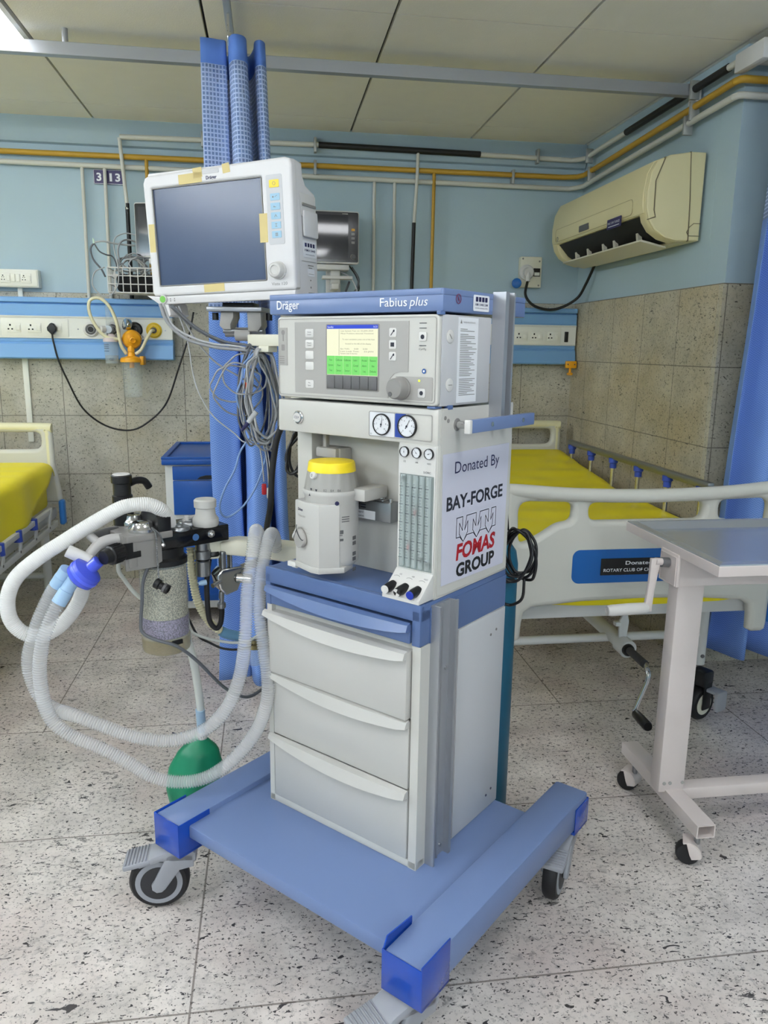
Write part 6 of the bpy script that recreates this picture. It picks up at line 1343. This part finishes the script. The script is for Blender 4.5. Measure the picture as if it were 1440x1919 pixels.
# ================================================================ BEDS
def bed(F, label, crank, flip, mz, flat, labelm):
    """own frame: x across (0 = middle), y from foot (0) to head (1.98), z up"""
    t = thing('hospital_bed', label, 'bed', (0, 1, 0), F, group='cream and blue hospital beds')
    FF_ = frame((0, 0, 0), (1, 0, 0), (0, 0, 1))
    # footboard: moulded panel with three openings
    def mir(h): return h+[(-x, z) for x, z in reversed(h)]
    out = mir([(0, .867), (.15, .868), (.30, .873), (.42, .881), (.455, .882), (.472, .872), (.476, .85), (.472, .60), (.472, .40), (.468, .375), (.455, .367), (.42, .367), (.405, .375), (.402, .43), (.395, .465), (.37, .482), (.2, .496), (0, .50)][::1])
    def rpoly(pts, r):
        res = []; n = len(pts)
        for i in range(n):
            p0, p1, p2 = Vector(pts[i-1]), Vector(pts[i]), Vector(pts[(i+1) % n]); a = (p0-p1); b_ = (p2-p1); l = min(r, a.length*.45, b_.length*.45)
            q0, q2 = p1+a.normalized()*l, p1+b_.normalized()*l
            for k in range(6): s = k/5; res.append(tuple(q0*(1-s)**2+p1*2*s*(1-s)+q2*s*s))
        return res
    mid = rpoly([(-.195, .768), (.195, .768), (.198, .826), (-.198, .826)], .045)
    sr_ = rpoly([(.253, .768), (.30, .762), (.36, .722), (.425, .69), (.432, .835), (.250, .829)], .04)
    sl_ = [(-x, z) for x, z in reversed(sr_)]
    ft = MB().plate([out, mid, sr_, sl_], -.022, .022, bev=.018, M=FF_).build('footboard', M_BED, t)
    mb = MB(); mb.tube([(-.46, 0, .868), (-.42, -.008, .867), (-.25, -.022, .856), (0, -.028, .850), (.25, -.022, .856), (.42, -.008, .867), (.46, 0, .868)], .022, n=14); mb.build('top_rail', M_BED, ft)
    MB().prism(rrect(-.245, .245, .562, .674, .025, 8), .0215, .0235, M=FF_).build('blue_inset', M_BEDB, ft)
    if crank:
        sg_ = MB().prism(rrect(-.148, .148, .588, .644, .001), .0235, .0255, M=FF_).build('donor_plate', M_BLACKG, ft)
        mb = MB(); mb.text('Donated By', -.064, .064, .6225, .0125, FF_ @ Matrix.Translation((0, 0, .0256)), bold=.01); mb.text('ROTARY CLUB OF CHENNAI', -.138, .073, .5995, .0108, FF_ @ Matrix.Translation((0, 0, .0256)), bold=.006); mb.build('lettering', M_INKW, sg_)
    for s in (-1, 1): B(s*.478-.008, s*.478+.008, -.03, .03, .40, .52, b=.006).build('bumper', M_BEDB2, ft)
    # headboard
    Fh = frame((0, 1.95, 0), (1, 0, 0), (0, 0, 1))
    outh = mir([(0, .905), (.38, .905), (.425, .898), (.448, .875), (.453, .84), (.455, .70), (.474, .56), (.478, .50), (.47, .49), (.2, .49), (0, .49)])
    inh = rpoly([(-.395, .775), (.395, .775), (.40, .863), (-.40, .863)], .035)
    hd = MB().plate([outh, inh], -.022, .022, bev=.018, M=Fh).build('headboard', M_BED, t)
    mb = MB(); mb.tube([(-.428, 1.95, .68), (-.428, 1.95, .84), (-.418, 1.95, .873), (-.38, 1.95, .886), (.38, 1.95, .886), (.418, 1.95, .873), (.428, 1.95, .84), (.428, 1.95, .68)], .0235, n=14); mb.build('grip_tube', M_BEDR, hd)
    for s in (-1, 1): B(s*.482-.018, s*.482+.010, 1.905, 1.955, .385, .515, b=.012, seg=3).build('bumper', M_BEDB2, hd)
    # steel frame
    mb = MB()
    for s in (-1, 1): mb.box(s*.435-.014, s*.435+.014, .03, 1.92, .425, .475, b=.004)
    mb.box(-.45, .45, .02, .05, .43, .482, b=.004); mb.box(-.45, .45, 1.90, 1.93, .43, .475, b=.004)
    for y in (.45, .9, 1.35): mb.box(-.43, .43, y, y+.03, .44, .47, b=.003)
    mb.build('bed_frame', M_BEDW, t)
    for s in (-1, 1):
        for y in (.12, 1.86):
            mb = MB(); x = (.32 if s > 0 else -.475) if y < 1 else s*.40
            mb.cyl((x, y, .20 if crank else .03), (x, y, .44), .021); lg = mb.build('leg', M_BEDW, t)
            MB().cyl((x, y-.024, .235), (x, y-.020, .235), .007, n=12).build('leg_bolt', M_KEYG, lg)
            if crank or y < 1:
                Fw = Matrix.Translation((x, y-.03, 0))
                w_ = MB().lathe([(.03, -.020), (.056, -.02), (.062, -.012), (.062, .012), (.056, .02), (.03, .02)], p=(0, 0, .062), axis=(-.42, .9, 0), n=32, M=Fw).build('castor', M_RUB, lg)
                MB().lathe([(.01, -.024), (.040, -.022), (.040, .022), (.01, .024)], p=(0, 0, .062), axis=(-.42, .9, 0), n=28, M=Fw).build('castor_hub', M_CREAM, lg)
                mb = MB(); mb.box(-.022, .022, -.032, -.026, .045, .15, b=.005, M=Fw @ Matrix.Rotation(.43, 4, 'Z')); mb.box(-.022, .022, .026, .032, .045, .15, b=.005, M=Fw @ Matrix.Rotation(.43, 4, 'Z')); mb.box(-.03, .03, -.032, .032, .132, .19, b=.01, M=Fw @ Matrix.Rotation(.43, 4, 'Z')); mb.build('castor_fork', M_BLACK, lg)
                if s < 0 and y < 1: continue
                mb = MB(); mb.box(-.012, .035, -.075, -.025, .115, .128, b=.005, M=Fw @ Matrix.Rotation(.43, 4, 'Z')); mb.prism(rrect(-.018, .042, .055, .128, .012), 0, .012, M=Fw @ Matrix.Rotation(.43, 4, 'Z') @ frame((0, -.068, 0), (1, 0, 0), (0, 0, 1)), b=.003); mb.build('castor_pedal', M_CASTG, lg)
    for y in (.12, 1.86): MB().cyl((-.40 if y > 1 else -.46, y, .315 if crank else .13), (.40 if y > 1 else .32, y, .315 if crank else .13), .0155).build('cross_tube', M_BEDW, t)
    if crank:
        mb = MB(); mb.cyl((-.13, .95, .44), (-.013, .04, .315), .024); mb.cyl((-.016, .06, .317), (-.011, .01, .311), .031); mb.build('crank_housing', M_BEDW, t)
        mb = MB(); mb.prism([(-.030, .33), (-.034, .40), (-.020, .424), (-.004, .424), (.002, .40), (-.004, .33)], -.006, .006, M=frame((0, .05, 0), (1, 0, 0), (0, 0, 1)), b=.003); mb.box(-.05, -.03, .035, .06, .385, .40, b=.003); mb.build('crank_hanger', M_BEDW, t)
        ck = MB().tube([(-.012, .02, .311), (-.05, -.17, .350), (-.088, -.262, .367), (-.096, -.285, .366), (-.098, -.296, .355), (-.104, -.298, .33), (-.132, -.302, .258), (-.137, -.306, .246), (-.137, -.32, .243)], .0075, n=10, steps=4).build('crank_handle', M_STEEL, t)
        MB().cyl((-.020, -.02, .319), (-.070, -.215, .358), .013).build('crank_sleeve', M_RUB, ck)
        MB().lathe([(.021, -.01), (.021, .014), (.017, .02)], p=(-.014, .01, .312), axis=(-.2, -.95, .1), n=20).build('crank_collar', M_BLACK, ck)
        MB().lathe([(.010, 0), (.013, .006), (.0145, .05), (.0145, .105), (.012, .112)], p=(-.137, -.312, .245), axis=(-.15, -.98, .12), n=20).build('crank_grip', M_BLACK, ck)
    # side rails: one up, one folded down
    def siderail(s, up):
        r = None; x = s*.475 if not up else s*.43
        if up:
            sr2 = MB().box(x-.014, x+.014, .33, 1.73, .795, .825, b=.006).build('side_rail', M_BRUSH, t)
            for k in range(6):
                y = 1.695-.2605*k
                MB().cyl((x, y, .50), (x, y, .77), .0095).build('rail_post', M_STEEL, sr2)
                mb = MB(); mb.lathe([(.016, .752), (.0165, .775), (.022, .779), (.022, .800)], p=(x, y, 0), n=20); mb.build('post_cap', M_CAPVB, sr2)
            B(x-.03, x+.02, .36, 1.72, .49, .51, b=.003).build('rail_base', M_BEDW, sr2)
        else:
            sr2 = MB().box(x-.008, x+.012, .30, 1.80, .405, .435, b=.003).build('side_rail', M_BEDW, t)
            MB().box(x-.008, x+.012, .30, 1.72, .49, .515, b=.003).build('rail_top', M_BEDW, sr2)
            for k in range(7):
                y = 1.70-.225*k
                mb = MB(); mb.prism([(y-.07, .42), (y-.045, .42), (y+.01, .505), (y-.0, .515), (y-.02, .515)], x+.004, x+.014, M=frame((0, 0, 0), (0, 1, 0), (0, 0, 1)), b=.003); mb.build('rail_post', M_BEDW, sr2)
                mb = MB(); mb.cyl((x-.0, y-.26, .470), (x-.0, y-.26, .520), .019, .018); mb.build('post_cap', M_CAPVB, sr2)
                MB().cyl((x+.012, y-.055, .43), (x+.0155, y-.055, .43), .006, n=10).build('rail_screw', M_KEYG, sr2)
        return sr2
    siderail(1, crank)
    # mattress under a yellow rubber sheet
    m = thing('mattress', labelm, 'mattress', (0, 1, .48), F, group='yellow sheeted mattresses')
    H = lambda y: mz(y)
    def top(u, v):
        # u across incl. skirts, v along
        y = .035+1.885*v; L_ = .435; sk = flat
        if flip: sk = .05+max(0, min(.35, 1.86-y))*.38+max(0, 1.5-y)*.12
        s = (u-.5)*2*(L_+sk)
        zt = H(y)
        wr = .006*math.sin(23*y+3*s)*math.sin(9*s+4*y)+.004*math.sin(41*y)
        if abs(s) <= L_-.02: x, z = s, zt+wr*.5
        else:
            d = abs(s)-(L_-.02); a = min(1, d/.06)
            x = math.copysign(L_-.02+.035*math.sin(a*PI/2)+(.012 if flip else .02)*math.sin(14*y+2)*min(1, d/.15)+(.022*d/.2 if flip else .015*min(1, d/.2)*math.sin(31*y)), s); z = zt-.035*(1-math.cos(a*PI/2))-max(0, d-.06)*1
        e = min(v, 1-v)*1.885
        if e < .03: z -= .03-e
        return (x, y, z)
    mb = MB().grid(top, 60, 80)
    sh_ = mb.build('sheet', M_SHEET, m, ang=180, fix=False)
    md = sh_.modifiers.new('thick', 'SOLIDIFY'); md.thickness = .003
    if not flip: MB().prism([(-.40, .489), (-.2, .475), (.05, .470), (.30, .474), (.41, .486), (.42, .52), (-.42, .52)], -.004, .004, M=frame((0, .012, 0), (1, 0, 0), (0, 0, 1)), b=.002).build('sheet_hem', M_SHEET, m)
    MB().box(-.42, .42, .05, 1.90, .482, min(H(.1), H(1.0))-.02, b=.02).build('mattress_core', M_SHEET, m)
    return t
FB1 = Matrix.Translation((1.2, 2.30, 0))
bed(FB1, 'cream hospital bed with raised side rail against the right stone wall', True, False,
    lambda y: .640+.020*min(1, y/.9)+.10*max(0, min(1, (y-1.1)/.85)), .16, 'mattress under a bright yellow sheet on the right bed, seen over the footboard')
FB2 = Matrix.Translation((-1.555, 2.17, 0))
bed(FB2, 'cream hospital bed with folded rail at the left edge of the photo', False, True,
    lambda y: .715, .32, 'mattress under a yellow sheet draped over the side of the left bed')

# ================================================================ OVERBED TABLE
ot = thing('overbed_table', 'white painted overbed table with a steel tray top and crank handle', 'table', (1.35, 1.79, 0))
X0, X1, Y0, Y1, ZT = 1.015, 1.80, 1.572, 2.045, .822
mb = MB(); mb.plate([[(X0, Y0), (X1, Y0), (X1, Y1), (X0, Y1)], [(X0+.022, Y0+.022), (X1-.022, Y0+.022), (X1-.022, Y1-.022), (X0+.022, Y1-.022)]], -.028, -.002, bev=.002, M=TOP(ZT)); mb.build('top_frame', M_OBT, ot)
mb = MB(); Z_ = ZT
def ring(a, za, b_, zb):
    p = [(X0+a, Y0+a, za), (X1-a, Y0+a, za), (X1-a, Y1-a, za), (X0+a, Y1-a, za)]; q = [(X0+b_, Y0+b_, zb), (X1-b_, Y0+b_, zb), (X1-b_, Y1-b_, zb), (X0+b_, Y1-b_, zb)]
    mb.add(p+q, [[0, 1, 5, 4], [1, 2, 6, 5], [2, 3, 7, 6], [3, 0, 4, 7]])
ring(.002, Z_+.001, .020, Z_+.003); ring(.020, Z_+.003, .024, Z_+.002); ring(.024, Z_+.002, .050, Z_-.014); ring(.002, Z_+.001, .001, Z_-.003)
mb.add([(X0+.050, Y0+.050, Z_-.014), (X1-.050, Y0+.05, Z_-.014), (X1-.05, Y1-.05, Z_-.014), (X0+.05, Y1-.05, Z_-.014)], [[0, 1, 2, 3]])
mb.build('steel_tray', M_TRAY, ot, smooth=False)
mb = MB(); mb.plate([rrect(-.04, .04, -.038, .038, .001), rrect(-.037, .037, -.035, .035, .001)], -.30, .46, M=frame((1.31, 1.79, .754), (0, 1, 0), (0, 0, 1))); mb.build('cross_box', M_OBT, ot)
B(1.012, 1.022, 1.745, 1.835, .715, .800, b=.003).build('end_plate', M_OBT, ot)
mb = MB(); mb.box(1.030, 1.106, 1.765, 1.815, .122, .72, b=.006); mb.box(1.040, 1.098, 1.768, 1.812, .72, .76, b=.004); mb.build('post', M_OBT, ot)
mb = MB(); mb.plate([rrect(1.050-1.075, 1.100-1.075, -.018, .018, .001), rrect(-.022, .022, -.015, .015, .001)], -2.03, -1.60, M=frame((1.075, 0, .112), (1, 0, 0), (0, 0, 1)))
mb.build('foot_beam', M_OBT, ot)
B(1.10, 1.82, 1.768, 1.812, .094, .128, b=.003).build('cross_beam', M_OBT, ot)
for k, (dx, z) in enumerate(((1.045, .150), (1.062, .150), (1.098, .150))): MB().cyl((dx, 1.763, z), (dx, 1.766, z), .005, n=12).build('post_rivet', M_GREYP, ot)
for x, y in ((1.075, 1.985), (1.075, 1.640)):
    Fw = Matrix.Translation((x-.02, y, 0)) @ Matrix.Rotation(-.5 if y < 1.8 else -.9, 4, 'Z')
    c = MB().cyl((.02, 0, .06), (.02, 0, .096), .008, M=Fw).build('castor', M_BRUSH, ot)
    mb = MB(); mb.lathe([(.012, -.017), (.027, -.016), (.030, -.010), (.030, .010), (.027, .016), (.012, .017)], p=(0, 0, .030), axis=(0, 1, 0), n=28, M=Fw); mb.build('castor_wheel', M_RUB, c)
    mb = MB()
    for s in (-1, 1):
        pl = [(.032*math.cos(a), .034+.032*math.sin(a)) for a in [math.radians(q) for q in range(-10, 101, 10)]]+[(.004, .034), (.010, .022)]
        mb.prism(pl, -.003, .003, M=Fw @ frame((0, s*.021, 0), (1, 0, 0), (0, 0, 1)), b=.0015)
    mb.prism([(.034*math.cos(math.radians(q)), .034+.034*math.sin(math.radians(q))) for q in range(-5, 116, 10)]+[(.030*math.cos(math.radians(q)), .034+.030*math.sin(math.radians(q))) for q in range(115, -6, -10)], -.022, .022, M=Fw @ frame((0, 0, 0), (1, 0, 0), (0, 0, 1)))
    mb.build('castor_hood', M_OBT, c)
mb = MB(); mb.cyl((1.03, 1.79, .768), (.972, 1.785, .775), .0095); mb.build('crank_axle', M_OBT, ot)
mb = MB(); mb.cyl((1.01, 1.788, .770), (.99, 1.787, .772), .013); mb.build('crank_bush', M_BRUSH, ot)
mb = MB(); mb.prism([(.959, .783), (.982, .783), (.985, .770), (.975, .70), (.972, .640), (.955, .640), (.953, .665), (.958, .72)], -.006, .006, M=frame((0, 1.785, 0), (1, 0, 0), (0, 0, 1)), b=.003); mb.build('crank_arm', M_OBT, ot)
mb = MB(); mb.lathe([(.011, 0), (.014, .006), (.0155, .05), (.015, .10), (.0125, .112), (.008, .113), (.007, .108), (0, .108)], p=(.962, 1.785, .650), axis=(-1, -.03, -.03), n=24); mb.build('crank_grip', M_WPL, ot)
mb = MB(); mb.box(1.20, 1.215, 1.565, 1.573, .785, .815, b=.002); mb.cyl((1.205, 1.57, .79), (1.24, 1.565, .785), .004); mb.build('tray_catch', M_BRUSH, ot)

# ================================================================ BEDSIDE LOCKER
lk = thing('bedside_locker', 'blue and white bedside locker half hidden by the left curtain', 'locker', (-.28, 3.9, 0))
X0, X1, Y0, Y1 = -.490, -.06, 3.62, 4.20
B(X0, X1, Y0+.012, Y1, .06, .765, b=.004).build('carcass', M_LOCKW, lk)
mb = MB(); mb.box(X0-.012, X1+.012, Y0-.012, Y1+.012, .762, .790, b=.006); mb.plate([[(X0-.012, Y0-.012), (X1+.012, Y0-.012), (X1+.012, Y1+.012), (X0-.012, Y1+.012)], [(X0+.012, Y0+.012), (X1-.012, Y0+.012), (X1-.012, Y1-.012), (X0+.012, Y1-.012)]], 0, .012, bev=.003, M=TOP(.788)); mb.build('top', M_LOCK, lk)
def front(name, z0, z1, grip):
    d = B(X0+.035, X1-.035, Y0, Y0+.02, z0, z1, b=.003).build(name, M_LOCK, lk)
    if grip:
        mb = MB(); mb.prism([(-.07, 0), (-.055, .012), (-.03, .018), (.03, .018), (.055, .012), (.07, 0)], 0, .002, M=FRONT(Y0, (X0+X1)/2, z0+.004)); mb.build('drawer_grip', M_BLACK, d)
    else:
        mb = MB(); mb.plate([rrect(X0+.07, X1-.07, z0+.03, z1-.03, .01), rrect(X0+.076, X1-.076, z0+.036, z1-.036, .008)], 0, .003, M=FRONT(Y0)); mb.build('door_moulding', M_LOCK, d)
    return d
front('drawer', .690, .755, 1); front('drawer', .525, .686, 1); front('door', .10, .490, 0)
B(X0-.003, X0+.001, Y0+.05, Y1-.05, .54, .755, b=.001).build('side_panel', M_LOCK, lk)
for x in (X0+.04, X1-.04):
    for y in (Y0+.05, Y1-.05): MB().lathe([(.010, -.012), (.026, -.011), (.028, 0), (.026, .011), (.010, .012)], p=(x, y, .029), axis=(1, 0, 0), n=24).build('castor', M_RUB, lk)
for x in (X0+.04, X1-.04):
    for y in (Y0+.05, Y1-.05): B(x-.016, x+.016, y-.016, y+.016, .028, .065, b=.003).build('castor_fork', M_BLACK, lk)
